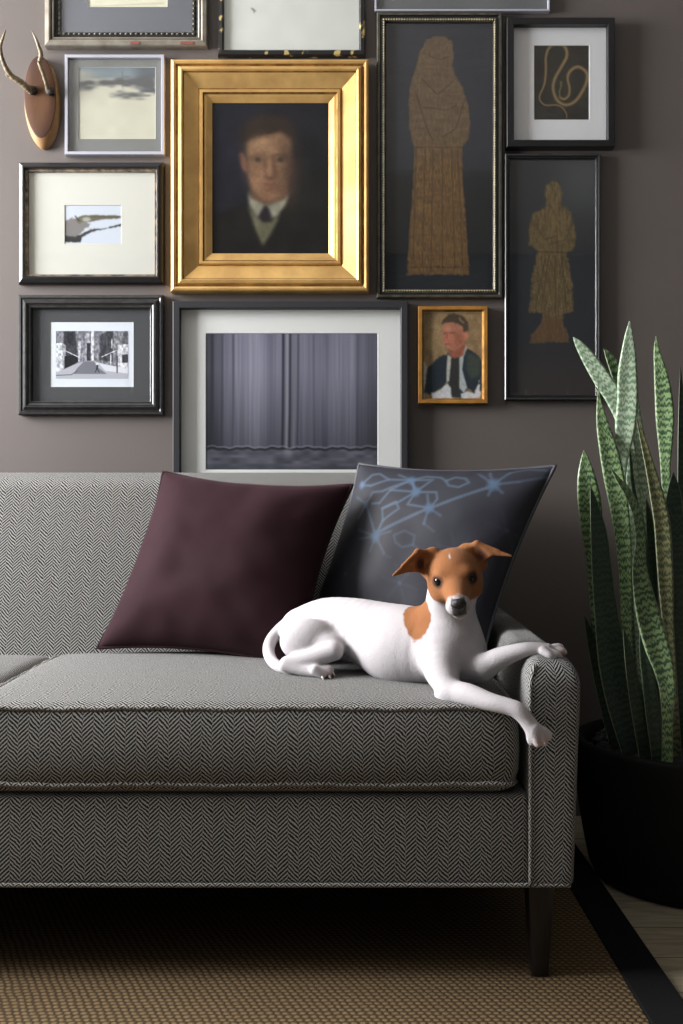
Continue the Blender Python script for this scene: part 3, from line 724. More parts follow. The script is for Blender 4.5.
# ---- grey picture at the top, silver edge ----------------------------------------
pt = Paint(0, 0, 100, 60, 60, 30, (84, 85, 88)); pt.mul(.95+.1*vnoise(pt.X, pt.Y, 20, 20, 2))
prof = [(0, .016), (.3, .017), (1.6, .017), (2, .016), (2, .005)]
framed('framed_print', 'dark grey print in a very thin silver frame at the top edge of the photo', (375.5, -110, 550.5, 11), .017, prof, ['silver'], [0]*5,
       artbox=(380, -100, 546, 8), paint=pt, E=.55, cat='picture', hm=.008)

# ---- tall carved saint, large ------------------------------------------------------
def fig_texture(pt, seed, mask, dark, light):
    X, Y = pt.X, pt.Y
    n = vnoise(X, Y, 3.2, 14, seed)*.55+vnoise(X, Y, 2.2, 2.2, seed+1)*.45
    c = np.array(dark)+(np.array(light)-np.array(dark))*n[..., None]
    a = mask[..., None]; pt.C = pt.C*(1-a)+c*a
pt = Paint(70, 85, 420, 960, 175, 430, (46, 47, 54)); X, Y = pt.X, pt.Y
pt.mix(np.clip((Y-560)/30, 0, 1)*.85, (27, 28, 30)); pt.mix(np.clip((Y-840)/60, 0, 1)*.25*(X > 110)*(X < 400), (52, 54, 58))  # lighter upper half is a room reflection painted into the print
out = [(205, 140), (232, 128), (262, 130), (285, 145), (292, 180), (288, 225), (300, 262), (322, 300), (340, 360), (346, 420), (340, 465), (318, 492), (322, 600), (332, 740), (343, 900), (342, 910), (140, 910), (142, 860), (152, 720), (160, 600), (165, 500), (150, 440), (146, 360), (150, 290), (168, 235), (182, 180)]
mk = np.clip(.5-pt.sd(out)/7+(vnoise(X, Y, 8, 8, 4)-.5)*.8, 0, 1)
up = np.clip((560-Y)/120, 0, 1)
fig_texture(pt, 20, mk*.96, (74, 54, 34), (128, 98, 60)); pt.C = pt.C*(1-(mk*up*.45)[..., None])+np.array((92, 82, 74))*(mk*up*.45)[..., None]  # upper figure greyed by the same painted reflection
for ln in ([(200, 500), (190, 880)], [(225, 500), (218, 900)], [(255, 495), (256, 900)], [(285, 500), (296, 890)], [(305, 500), (322, 880)], [(170, 505), (160, 860)], [(165, 492), (318, 492)], [(168, 310), (205, 430), (225, 470)], [(330, 330), (300, 430), (255, 460)], [(190, 270), (240, 320), (290, 275)], [(150, 885), (342, 885)], [(210, 190), (245, 205), (275, 195)], [(195, 360), (270, 370), (300, 355)]):
    pt.line(ln, 2.5, (48, 36, 24), 5, .6)
pt.mul(.93+.14*vnoise(X, Y, 30, 6, 7))
prof = [(0, .018), (1, .022), (3, .022), (4, .018), (5, .018), (7.5, .021), (9, .014), (9.5, .010), (9.5, .005)]
fr, a, b = framed('framed_relief_print', 'tall olive frame with large pale carved robed figure, right of the gilded portrait', (377.5, 12.5, 503, 298), .022, prof, ['olive', 'black'], [0, 0, 0, 1, 1, 0, 0, 1, 1],
       artbox=(387, 22, 494, 289), paint=pt, E=.78, cat='picture', hm=.008)
k = 7.2*(WALL-.02)/F
beads(fr, (a.x+k, a.z+k), (b.x-k, b.z-k), WALL-.001-.0195, .0030, .0068, M['beadgold'])

# ---- smaller carved saint -----------------------------------------------------------
pt = Paint(52, 402, 262, 985, 130, 360, (40, 41, 44)); X, Y = pt.X, pt.Y
pt.ell(235, 450, 90, 120, (84, 86, 88), 1.2, .55); pt.mix(np.clip((Y-840)/100, 0, 1)*.6, (58, 47, 44))
out = [(142, 470), (155, 455), (172, 458), (182, 480), (178, 512), (200, 530), (212, 570), (214, 610), (205, 628), (192, 632), (205, 700), (208, 775), (185, 782), (182, 800), (196, 840), (196, 852), (106, 853), (108, 835), (132, 805), (135, 780), (103, 778), (108, 700), (122, 628), (102, 612), (102, 570), (112, 535), (146, 518), (140, 490)]
mk = np.clip(.5-pt.sd(out)/6+(vnoise(X, Y, 6, 6, 4)-.5)*.9, 0, 1)
fig_texture(pt, 30, mk*.95, (62, 52, 34), (118, 98, 66))
lo_ = np.clip((Y-780)/20, 0, 1)*mk*.5; pt.C = pt.C*(1-lo_[..., None])+np.array((82, 56, 40))*lo_[..., None]
for ln in ([(150, 640), (130, 775)], [(165, 640), (165, 775)], [(180, 640), (192, 775)], [(122, 630), (192, 632)], [(115, 560), (140, 600), (170, 590)], [(205, 560), (190, 600), (150, 612)], [(140, 650), (116, 770)]):
    pt.line(ln, 2, (42, 36, 24), 4, .6)
prof = [(0, .018), (.8, .020), (2.2, .020), (2.8, .016), (4.2, .016), (5, .012), (5, .005)]
framed('framed_relief_print', 'tall narrow black frame with small carved figure, partly behind the snake plant leaves', (505.5, 153.5, 601.5, 400), .020, prof, ['ridge', 'black'], [0, 0, 0, 1, 1, 1, 1],
       artbox=(510, 160, 596, 394), paint=pt, E=.62, cat='picture', hm=.008)

# ---- looping snake in white mat ---------------------------------------------------------
pt = Paint(177, 185, 467, 577, 150, 200, (46, 43, 38)); X, Y = pt.X, pt.Y
pt.mul(.85+.3*vnoise(X, Y, 25, 25, 3))
sn = spline([(347, 566), (346, 545), (325, 512), (290, 498), (240, 500), (212, 478), (208, 450), (232, 390), (240, 320), (240, 250), (258, 200), (300, 180), (340, 200), (348, 245), (320, 300), (285, 365), (278, 420), (300, 475), (345, 498), (395, 475), (440, 405), (455, 350), (440, 318), (405, 300), (370, 318), (352, 355), (362, 410), (358, 448), (335, 468), (312, 458)], 6)
for w0, c0, s0, al in ((17, (98, 80, 54), 4, 1), (7, (142, 122, 88), 5, .8)):
    d = np.full(X.shape, 1e9)
    for i, (p, q) in enumerate(zip(sn[:-1], sn[1:])):
        t_ = i/len(sn); wi = w0*(.35+.9*min(1, t_*2.2))*(1 if t_ < .85 else .75)
        e = q-p; t = np.clip(((X-p[0])*e[0]+(Y-p[1])*e[1])/(e@e+1e-9), 0, 1); d = np.minimum(d, np.hypot(X-p[0]-t*e[0], Y-p[1]-t*e[1])-wi/2)
    pt.mix((.5-d/s0)*al, c0)
pt.line([(312, 458), (310, 430), (322, 385)], 9, (96, 92, 58), 5); pt.ell(318, 385, 7, 12, (92, 88, 56), .5)
pt.ell(250, 550, 50, 18, (60, 58, 66), 1.2, .5)
prof = [(0, .028), (.6, .030), (6.5, .030), (7, .029), (7, .005)]
framed('framed_print', 'square-edged black frame with white mat and looping snake print, top right', (507.5, 17.5, 615.5, 147), .030, prof, ['black'], [0]*5,
       artbox=(533.5, 45, 589, 119.8), matmat='matcool', paint=pt, E=.8, cat='picture', liner='matcool', hm=.010)

# ---- small oil sketch in orange gilt frame -------------------------------------------------
pt = Paint(120, 130, 555, 782, 130, 194, (132, 112, 82)); X, Y = pt.X, pt.Y
pt.mul(.82+.3*vnoise(X, Y, 30, 40, 3)); pt.mix(np.clip((X-400)/150, 0, 1)*.35, (104, 84, 60)); pt.ell(200, 300, 120, 200, (150, 128, 92), 1.2, .5)
j = (vnoise(X, Y, 18, 18, 5)-.5)*30
pt.poly([(120, 500), (150, 540), (140, 640), (130, 782), (120, 782)], (176, 176, 172), 12); 
pt.poly([(150, 560), (200, 500), (300, 440), (340, 470), (420, 450), (450, 400), (520, 450), (555, 500), (555, 720), (500, 745), (450, 700), (420, 782), (320, 770), (300, 660), (240, 710), (180, 750), (130, 740)], (38, 46, 52), 10, jit=j*.6)
pt.poly([(445, 430), (540, 480), (540, 600), (470, 640), (440, 560)], (56, 62, 56), 20)
pt.poly([(180, 740), (250, 715), (300, 665), (322, 700), (330, 782), (190, 782)], (176, 178, 180), 8, jit=j*.4); pt.poly([(400, 745), (440, 725), (500, 745), (535, 640), (545, 760), (540, 782), (400, 782)], (178, 180, 182), 8, jit=j*.4)
pt.poly([(300, 450), (330, 470), (320, 560), (312, 650), (292, 660), (292, 560)], (160, 160, 150), 6); pt.poly([(385, 480), (440, 380), (440, 400), (420, 470), (408, 560), (445, 700), (420, 740), (385, 700), (388, 560)], (150, 156, 156), 6)
pt.poly([(325, 480), (385, 480), (385, 740), (345, 770), (325, 700)], (46, 46, 44), 8)
pt.poly([(295, 380), (345, 400), (420, 380), (435, 360), (415, 460), (350, 480), (318, 460)], (128, 80, 62), 10)
pt.poly([(265, 220), (330, 200), (400, 220), (430, 290), (428, 350), (400, 390), (345, 425), (295, 405), (272, 350), (262, 290)], (146, 100, 80), 14)
pt.ell(300, 255, 34, 24, (176, 122, 98), 1.2, .8); pt.ell(300, 340, 34, 50, (176, 104, 86), 1.2, .7); pt.ell(385, 340, 36, 60, (128, 72, 54), 1.2, .7); pt.line([(275, 290), (298, 286)], 8, (96, 58, 46), 10, .7); pt.line([(318, 288), (350, 284)], 8, (92, 54, 42), 10, .8); pt.line([(298, 300), (294, 335), (310, 345)], 6, (120, 66, 54), 8, .8); pt.line([(288, 372), (325, 372)], 7, (112, 50, 44), 8, .8)
pt.poly([(258, 225), (265, 185), (310, 150), (350, 140), (420, 165), (452, 210), (455, 270), (425, 295), (410, 240), (370, 215), (310, 205), (275, 215)], (66, 56, 46), 10, jit=j*.3); pt.line([(388, 175), (398, 195), (418, 210)], 12, (150, 134, 104), 10, .6); pt.ell(435, 310, 18, 32, (164, 104, 84), .6)
pt.blur(1, 2); pt.mul(.93+.14*vnoise(X, Y, 12, 12, 9)); pt.line([(120, 132), (555, 132)], 5, (196, 186, 160), 4, .7)
prof = [(0, .022), (.6, .024), (3.6, .024), (4.0, .016), (5.4, .014), (5.4, .008), (6.0, .008), (6.0, .005)]
framed('framed_oil_sketch', 'small orange gilt frame with unfinished portrait sketch of a dark haired man', (419, 306, 488.5, 403.5), .024, prof, ['goldorange', 'golddark'], [0, 0, 0, 1, 1, 1, 1, 1],
       artbox=(425.5, 313, 482.5, 398), paint=pt, E=.92, artmat='oil', glass=False, cat='picture', hm=.012)

# ------------------------------------------------------------------ antler mount
am = empty('antler_mount', (P(40, 101, WALL-.02).x, WALL-.001, P(40, 101, WALL-.02).z), 'pair of small antlers on an oval brown wooden plaque', 'antlers')
Dp = WALL-.024
c0 = P(40.5, 101.5, Dp)
n = 64
V, Fc, mi = [], [], []
rings = [(1.0, 1.0, .0, 0), (1.0, 1.0, .008, 0), (.985, .985, .013, 0)]
def oval(th, s=1.0):
    x = 17.8*math.cos(th)*s; z = 45.5*math.sin(th)*s
    x *= 1-.10*max(0, -math.sin(th))**2
    return (x-1.0*math.sin(th))*Dp/F, z*Dp/F
# layered: back edge, front edge, then a bevel that is wide at the bottom, then face
levels = [(1.0, 0, .0), (1.0, 0, .012), (.98, 0, .016)]
for (s, dz, h) in levels:
    for k in range(n):
        x, z = oval(2*math.pi*k/n, s); V.append((c0.x+x, WALL-.001-h, c0.z+z))
for (s, up_, h) in ((.90, .0105, .026), (.86, .0115, .027), (.45, .012, .0275)):
    for k in range(n):
        x, z = oval(2*math.pi*k/n, s); V.append((c0.x+x-.0015, WALL-.001-h, c0.z+z+up_))
V.append((c0.x, WALL-.001-.0275, c0.z+.012))
for i in range(5):
    for k in range(n):
        Fc.append((i*n+k, i*n+(k+1) % n, (i+1)*n+(k+1) % n, (i+1)*n+k)); mi.append(1 if i < 3 else 0)
for k in range(n): Fc.append((5*n+k, 5*n+(k+1) % n, 6*n)); mi.append(0)
o = mesh_obj('plaque', V, Fc, [M['plaque'], M['plaquelow']], am, mi=mi); fix_normals(o)
def antler(pts, tine):
    sp = spline([list(P(p[0], p[1], p[2]))+[p[3]*p[2]/F] for p in pts], 8)
    V, Fc = tube([Vector(q[:3]) for q in sp], [max(.0006, float(q[3])*(1+.06*math.sin(i*1.7))) for i, q in enumerate(sp)], 12)
    sp2 = spline([list(P(p[0], p[1], p[2]))+[p[3]*p[2]/F] for p in tine], 5)
    v2, f2 = tube([Vector(q[:3]) for q in sp2], [max(.0004, float(q[3])) for q in sp2], 8)
    b = len(V); V += v2; Fc += [tuple(b+i for i in f) for f in f2]
    mesh_obj('antler', V, Fc, M['antler'], am)
antler([(31, 91, 2.628, 3.6), (26, 87, 2.612, 3.3), (20, 82, 2.60, 3.1), (11, 76, 2.585, 2.9), (5, 67, 2.57, 2.4), (1, 56, 2.555, 2.0), (0, 46, 2.545, 1.7), (3, 36, 2.54, 1.2), (5.5, 28.5, 2.54, .3)],
       [(10, 76, 2.585, 2.2), (6.5, 75.5, 2.580, 1.2), (4.8, 73.5, 2.577, .3)])
antler([(48, 91, 2.628, 3.0), (46, 84, 2.61, 2.2), (42.5, 73, 2.595, 2.0), (39.5, 63, 2.58, 2.4), (40.5, 54, 2.57, 2.2), (38, 46, 2.56, 1.8), (35, 38, 2.555, 1.3), (31, 30.5, 2.55, .3)],
       [(40, 63, 2.58, 2.0), (38.5, 62.5, 2.573, 1.2), (37.3, 60.5, 2.568, .3)])
for (px, py) in ((31.5, 90), (49.5, 91)):
    V, Fc = [], []; c = P(px, py, 2.626)
    for i in range(9):
        ph = math.pi*i/8
        for k in range(14):
            th = 2*math.pi*k/14; r = .0125*(1+.15*math.sin(5*th+i)); V.append((c.x+r*math.sin(ph)*math.cos(th), c.y+.010*math.cos(ph), c.z+r*.95*math.sin(ph)*math.sin(th)))
    for i in range(8):
        for k in range(14): Fc.append((i*14+k, i*14+(k+1) % 14, (i+1)*14+(k+1) % 14, (i+1)*14+k))
    o = mesh_obj('burr', V, Fc, M['burr'], am); fix_normals(o)

# ------------------------------------------------------------------ throw pillows
def pillow(name, label, TL, TR, BR, BL, T, mat, weltmat, colfn=None, n=90, pinch=.055, seed=1, wr=.004, corner=1.0):
    TL, TR, BR, BL = [np.array(p) for p in (TL, TR, BR, BL)]
    c = (TL+TR+BR+BL)/4
    root = empty(name, tuple(c+np.array((0, 0, -.2))), label, 'throw pillow')
    g = np.linspace(-1, 1, n); g = np.sign(g)*(1-(1-np.abs(g))**1.25)
    Uu, Vv = np.meshgrid(g, g)     # U left-right, V bottom-top
    def pos(U, W):
        u = U*(1-pinch*(1-W**2)); w = W*(1-pinch*(1-U**2))
        a = (1-u)/2; b = (1+u)/2; d = (1-w)/2; e = (1+w)/2
        return (TL*(a*e)[..., None]+TR*(b*e)[..., None]+BR*(b*d)[..., None]+BL*(a*d)[..., None])
    B = pos(Uu, Vv)
    nrm = np.cross(TR-BL, TL-BR); nrm /= np.linalg.norm(nrm)
    if nrm[1] > 0: nrm = -nrm
    th = T*((1-np.abs(Uu)**2.4)*(1-np.abs(Vv)**2.4)).clip(0)**.55
    r2 = np.random.default_rng(seed)
    wrk = (vnoise(Uu*50+60, Vv*50+60, 16, 16, seed)-.5)*wr*2.2+(vnoise((Uu+Vv)*40+90, (Uu-Vv)*40+90, 9, 26, seed+1)-.5)*wr*.5
    ang = np.arctan2(Vv, Uu); rad = np.hypot(Uu, Vv)
    wrk += wr*.8*np.sin(ang*18+seed)*np.clip(rad-.75, 0, 1)*1.2
    wrk *= (th/T)**.5
    Fr = B+nrm*(th+wrk)[..., None]; Bk = B-nrm*(th)[..., None]
    I = np.arange(n*n).reshape(n, n)
    V = np.concatenate([Fr.reshape(-1, 3), Bk.reshape(-1, 3)])
    f1 = np.stack([I[:-1, :-1].ravel(), I[:-1, 1:].ravel(), I[1:, 1:].ravel(), I[1:, :-1].ravel()], 1)
    f2 = f1[:, ::-1]+n*n
    Fc = np.concatenate([f1, f2]).tolist()
    cols = None
    if colfn is not None:
        c1 = colfn(Uu, Vv).reshape(-1, 3); cols = np.concatenate([c1, c1])
    o = mesh_obj('cover', V, Fc, mat, root, cols=cols)
    bm = bmesh.new(); bm.from_mesh(o.data); bmesh.ops.remove_doubles(bm, verts=bm.verts, dist=.0004); bm.to_mesh(o.data); bm.free(); fix_normals(o)
    # piping round the edge
    m = 60; s = np.linspace(-1, 1, m, endpoint=False); one = np.ones(m)
    eu = np.concatenate([s, one, -s, -one]); ev = np.concatenate([-one, s, one, -s])
    E = pos(eu, ev)
    tv, tf = tube([Vector(p) for p in E], .0042, 8, closed=True); mesh_obj('piping', tv, tf, weltmat, root)
    return root
maroon = pillow('throw_pillow', 'aubergine velvet throw pillow leaning on the sofa back behind the dog\'s tail',
       P(163, 472, 2.325), P(352, 485, 2.215), P(300, 668, 2.055), P(97, 648, 2.20), .108, M['velvet'], M['velvet'], seed=4, wr=.005, n=110, pinch=.095)

def bluecols(U, Vv):
    # woven line pattern, drawn in the cushion's own skewed grid
    a = (1-U)/2; b = (1+U)/2; d = (1-Vv)/2; e = (1+Vv)/2
    X = 126*a*e+646*b*e+441*b*d-37*a*d; Y = 21*a*e+24*b*e+570*b*d+517*a*d
    q = Paint(0, 0, 1, 1, 2, 2, (0, 0, 0)); X = X-27; Y = Y*.88; q.X, q.Y = X, Y; q.C = np.zeros(X.shape+(3,)); q.C[:] = (41, 42, 49)
    blue_ = (70, 85, 101)
    def P_(pts, w=6, al=.8, closed=False): q.line(pts+([pts[0]] if closed else []), w, blue_, 6, al)
    def dots(a_, b_, al=.6, w=8):
        a_ = np.array(a_, float); b_ = np.array(b_, float); n_ = int(np.hypot(*(b_-a_))/9)
        for i in range(n_):
            c_ = a_+(b_-a_)*(i+.5)/n_; P_([tuple(c_-(3, -2)), tuple(c_+(3, -2))], w, al)
    P_([(118, 78), (150, 50), (172, 46), (205, 64), (272, 65)]); P_([(118, 78), (150, 82), (205, 64)]); P_([(272, 65), (232, 48)]); P_([(272, 65), (310, 52), (350, 54), (366, 66)])
    P_([(366, 66), (388, 54), (415, 58), (426, 72), (402, 86), (375, 80)], closed=True)
    P_([(272, 65), (290, 100)], 9, .95); P_([(272, 65), (215, 95), (185, 130), (160, 130)]); P_([(290, 100), (215, 95)]); P_([(290, 100), (245, 128), (195, 145)]); P_([(290, 100), (345, 100), (350, 120), (335, 145)]); P_([(290, 100), (270, 135), (330, 145)])
    P_([(272, 65), (330, 62), (290, 100)]); P_([(272, 65), (190, 98), (160, 100), (140, 130), (118, 165)]); P_([(140, 130), (105, 110)], al=.6); P_([(140, 130), (165, 180), (180, 215)], 8, .7)
    P_([(195, 145), (235, 128), (246, 146), (200, 176)], closed=True); dots((325, 148), (190, 205)); dots((335, 145), (480, 85)); P_([(200, 176), (180, 215)], 8)
    for t_ in ((122, 195), (128, 218), (165, 252), (208, 258), (225, 205)): P_([(180, 215), t_], 6, .55)
    P_([(235, 215), (265, 203), (292, 215), (288, 238), (258, 244), (240, 232)], 6, .45, True); P_([(288, 238), (325, 262)], 5, .35); P_([(228, 270), (205, 262)], 5, .3)
    for t_ in ((445, 42), (472, 40), (520, 42), (545, 68), (510, 100), (478, 108)): P_([(487, 78), t_], 7, .65)
    dots((545, 68), (636, 42), .45, 6); P_([(520, 42), (560, 30), (600, 34)], 6, .5)
    for t_ in ((318, 186), (362, 165), (322, 108)): P_([(330, 145), t_], 7, .6)
    P_([(318, 186), (345, 205)], 6, .35)
    for (hx, hy), r_ in (((272, 65), 11), ((290, 100), 12), ((330, 145), 12), ((180, 215), 14), ((487, 78), 15), ((140, 130), 9), ((118, 78), 10)): q.ell(hx, hy, r_, r_*1.15, (66, 84, 104), .8, .8)
    for (hx, hy) in ((90, 300), (250, 330), (400, 250), (160, 400), (330, 440), (520, 190), (50, 430)):
        for k in range(6):
            an = k*1.047+.3; P_([(hx, hy), (hx+48*math.cos(an), hy+48*math.sin(an))], 8, .13)
    q.C *= (.96+.08*vnoise(X+50, Y+50, 40, 40, 4))[..., None]
    return np.clip(srgb(q.C), 0, 1)
blue = pillow('throw_pillow', 'slate blue throw pillow with pale geometric line pattern behind the dog\'s head',
       P(359, 464, 2.335), P(555, 466, 2.13), P(478, 672, 2.03), P(296, 652, 2.235), .082, M['satin'], M['satinwelt'], colfn=bluecols, n=260, seed=9, wr=.0026, pinch=.075)

# ------------------------------------------------------------------ snake plant
PC = Vector((.780, 2.225, FZ))
plant = empty('potted_snake_plant', tuple(PC), 'tall snake plant with banded leaves in a round black pot beside the sofa', 'plant')
def lathe(name, prof, mat, parent, n=64, c=PC):
    V, Fc = [], []
    for (r, z) in prof:
        for k in range(n): th = 2*math.pi*k/n; V.append((c.x+r*math.cos(th), c.y+r*math.sin(th), z))
    for i in range(len(prof)-1):
        for k in range(n): Fc.append((i*n+k, i*n+(k+1) % n, (i+1)*n+(k+1) % n, (i+1)*n+k))
    Fc.append(tuple(range(n))[::-1]); Fc.append(tuple((len(prof)-1)*n+k for k in range(n)))
    return mesh_obj(name, V, Fc, mat, parent)
pp = [(.19, FZ), (.210, FZ+.003)]
for k in range(1, 15):
    t = k/14; pp.append((.217+.038*math.sin(t*math.pi/2)**.8, .0+t*.285))
pp += [(.254, .290), (.252, .296), (.245, .298), (.238, .294), (.236, .26), (.235, .235)]
pot = lathe('pot', pp, M['bonepot'], plant, 80)
lathe('soil', [(.20, .225), (.2345, .235), (.2345, .258), (.12, .268), (.01, .27)], M['soil'], plant, 48)
V, Fc = [], []; r = random.Random(11)
for i in range(330):
    a_ = r.uniform(0, 2*math.pi); rd = .225*math.sqrt(r.random()); x = PC.x+rd*math.cos(a_); y = PC.y+rd*math.sin(a_); s = r.uniform(.010, .021); z = .266+r.uniform(-.002, .010)
    bm = bmesh.new(); bmesh.ops.create_icosphere(bm, subdivisions=1, radius=s)
    for v in bm.verts:
        v.co *= r.uniform(.75, 1.1); v.co.z *= .75
    b0 = len(V)
    rd2 = math.hypot(x-PC.x, y-PC.y); lim = .236-s*1.15
    if rd2 > lim: x = PC.x+(x-PC.x)*lim/rd2; y = PC.y+(y-PC.y)*lim/rd2
    V += [(v.co.x+x, v.co.y+y, v.co.z+z) for v in bm.verts]; Fc += [tuple(b0+v.index for v in f.verts) for f in bm.faces]; bm.free()
o = mesh_obj('pebbles', V, Fc, M['pebble'], plant); o['kind'] = 'stuff'

def leaf(pts, mat, yaw=0, cup=.25, twist=0, seed=0):
    """pts: (px,py,width_px,D)"""
    sp = spline([list(P(p[0], p[1], p[3]))+[p[2]*p[3]/F] for p in pts], 9)
    # build frames
    V, Fc, U = [], [], []; nw = 9; dist = 0; rows = []
    for i, q in enumerate(sp):
        p = Vector(q[:3]); a = Vector(sp[max(i-1, 0)][:3]); b = Vector(sp[min(i+1, len(sp)-1)][:3]); t = (b-a).normalized()
        if i: dist += (p-Vector(sp[i-1][:3])).length
        view = Vector((0, -1, 0)); nrm = (view-t*view.dot(t)).normalized(); side = t.cross(nrm).normalized()
        yw = math.radians(yaw+twist*i/len(sp)); s = side*math.cos(yw)+nrm*math.sin(yw); nn = nrm*math.cos(yw)-side*math.sin(yw)
        w = max(float(q[3]), .0015)/max(.35, math.cos(yw))
        rows.append((p, s, nn, w, dist))
    th = .0022
    for face in (1, -1):
        for (p, s, nn, w, d) in rows:
            for k in range(nw):
                u = k/(nw-1)-.5; ed = 1-(abs(u)*2)**3
                off = cup*w*(abs(u)**1.6)*1.6+.04*w*math.sin(d*22+seed)*u
                V.append(p+s*(u*w)+nn*(off+face*th*ed*min(1, w/.02)))
    m = len(rows)*nw; 
    for f in (0, 1):
        for i in range(len(rows)-1):
            for k in range(nw-1):
                q = [f*m+i*nw+k, f*m+i*nw+k+1, f*m+(i+1)*nw+k+1, f*m+(i+1)*nw+k]
                uu = [(k/(nw-1)-.5, rows[i][4]), ((k+1)/(nw-1)-.5, rows[i][4]), ((k+1)/(nw-1)-.5, rows[i+1][4]), (k/(nw-1)-.5, rows[i+1][4])]
                if f == 0: q = q[::-1]; uu = uu[::-1]
                Fc.append(q); U += [(x, y+seed*1.37) for x, y in uu]
    o = mesh_obj('leaf', V, Fc, mat, plant, uvs=U)
    bm = bmesh.new(); bm.from_mesh(o.data); bmesh.ops.remove_doubles(bm, verts=bm.verts, dist=.00005); bm.to_mesh(o.data); bm.free(); fix_normals(o)
    return o
def lv(tipD, baseD, mat, raw, **k):
    n = len(raw); y0, y1 = raw[0][1], raw[-1][1]
    pts = [(x, y, w, tipD+(baseD-tipD)*((y-y0)/(y1-y0))) for (x, y, w) in raw]
    return leaf(pts, M[mat], **k)
lv(2.07, 2.33, 'leafpale', [(629, 321, .6), (628.5, 335, 8), (628, 352, 14), (627, 375, 19), (627, 400, 20), (625, 425, 20), (622.5, 450, 14), (621, 475, 9), (621, 530, 9), (632, 640, 12), (642, 752, 12)], yaw=-12, cup=.18, seed=1)
lv(2.16, 2.20, 'leafpale', [(630, 380, 10), (634, 420, 14), (639, 450, 15), (643, 475, 15), (642, 495, 11), (641, 510, 9), (644, 600, 10), (652, 745, 12)], yaw=-5, cup=.2, seed=2)
lv(2.14, 2.22, 'leafpale', [(572.5, 337, .6), (579, 345, 8), (590, 361, 14), (603, 381, 17), (615, 400, 17), (625, 430, 14), (634, 500, 12), (640, 620, 12), (648, 750, 12)], yaw=-15, cup=.15, seed=3)
lv(2.24, 2.27, 'leafgreen', [(603, 348, .6), (609, 358, 9), (616, 373, 14), (625, 400, 16), (634, 450, 14), (645, 600, 13), (655, 735, 12)], yaw=10, seed=4)
lv(2.14, 2.15, 'leafgreen', [(598, 384, .5), (598.5, 400, 4), (602, 424, 12), (608, 450, 18), (613.5, 478, 20), (619, 510, 18), (623, 545, 15), (625, 585, 12), (627, 650, 10), (636, 752, 12)], yaw=-10, cup=.2, seed=5)
lv(2.20, 2.22, 'leafgreen', [(583.5, 450, .5), (584.5, 460, 9), (586, 478, 18), (588.5, 500, 23), (591, 525, 22), (595, 560, 19), (600, 620, 18), (612, 690, 16), (628, 745, 14)], yaw=-8, cup=.2, seed=6)
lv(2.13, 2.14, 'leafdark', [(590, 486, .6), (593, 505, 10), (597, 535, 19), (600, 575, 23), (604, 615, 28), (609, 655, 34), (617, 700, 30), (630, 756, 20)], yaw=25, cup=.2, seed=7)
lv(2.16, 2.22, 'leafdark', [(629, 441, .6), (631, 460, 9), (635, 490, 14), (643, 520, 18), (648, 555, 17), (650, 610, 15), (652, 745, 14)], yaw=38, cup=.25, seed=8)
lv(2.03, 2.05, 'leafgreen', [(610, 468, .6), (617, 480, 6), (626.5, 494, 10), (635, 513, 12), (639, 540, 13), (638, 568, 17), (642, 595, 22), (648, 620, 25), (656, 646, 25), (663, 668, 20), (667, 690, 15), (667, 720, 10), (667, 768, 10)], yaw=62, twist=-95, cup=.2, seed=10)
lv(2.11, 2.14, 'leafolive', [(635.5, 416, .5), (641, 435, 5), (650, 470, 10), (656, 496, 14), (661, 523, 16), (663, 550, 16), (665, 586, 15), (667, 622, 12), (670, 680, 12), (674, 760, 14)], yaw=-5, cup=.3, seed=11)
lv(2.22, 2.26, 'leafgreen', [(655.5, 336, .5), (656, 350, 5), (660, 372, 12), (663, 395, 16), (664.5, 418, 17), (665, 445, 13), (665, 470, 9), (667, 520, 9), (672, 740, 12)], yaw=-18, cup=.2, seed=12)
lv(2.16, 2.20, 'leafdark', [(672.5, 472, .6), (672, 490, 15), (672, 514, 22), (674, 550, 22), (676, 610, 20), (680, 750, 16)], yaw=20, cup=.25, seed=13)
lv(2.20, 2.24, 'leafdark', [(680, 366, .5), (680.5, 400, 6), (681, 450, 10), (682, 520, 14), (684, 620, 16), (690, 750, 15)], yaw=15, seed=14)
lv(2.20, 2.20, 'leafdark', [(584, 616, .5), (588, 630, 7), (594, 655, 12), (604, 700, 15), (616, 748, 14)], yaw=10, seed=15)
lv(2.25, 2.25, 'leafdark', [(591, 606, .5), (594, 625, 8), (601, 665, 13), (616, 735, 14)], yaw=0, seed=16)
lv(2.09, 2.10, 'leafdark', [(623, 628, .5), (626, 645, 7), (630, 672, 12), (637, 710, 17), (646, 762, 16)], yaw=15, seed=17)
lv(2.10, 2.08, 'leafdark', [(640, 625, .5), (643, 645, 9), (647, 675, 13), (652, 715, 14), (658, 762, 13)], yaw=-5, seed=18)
# leaves on the far side and to the right, beyond the edge of the picture
for i in range(9):
    a_ = r.uniform(-1.2, 1.3); rr_ = r.uniform(.02, .15); bx = PC.x+.03+rr_*math.cos(a_); by = PC.y+rr_*math.sin(a_); hh = r.uniform(.45, .85)
    dx = r.uniform(.0, .13); w = r.uniform(22, 32)
    raw = []
    for t, ww in ((1, .02), (.9, .45), (.7, .9), (.5, 1), (.25, .7), (0, .5)):
        x = bx+dx*t*t; z = .27+hh*t; D = by
        raw.append((341+x*F/D, 505-(z-H)*F/D, ww*w, D))
    leaf(raw, M[('leafgreen', 'leafdark', 'leafolive')[i % 3]], yaw=r.uniform(-40, 40), seed=30+i)

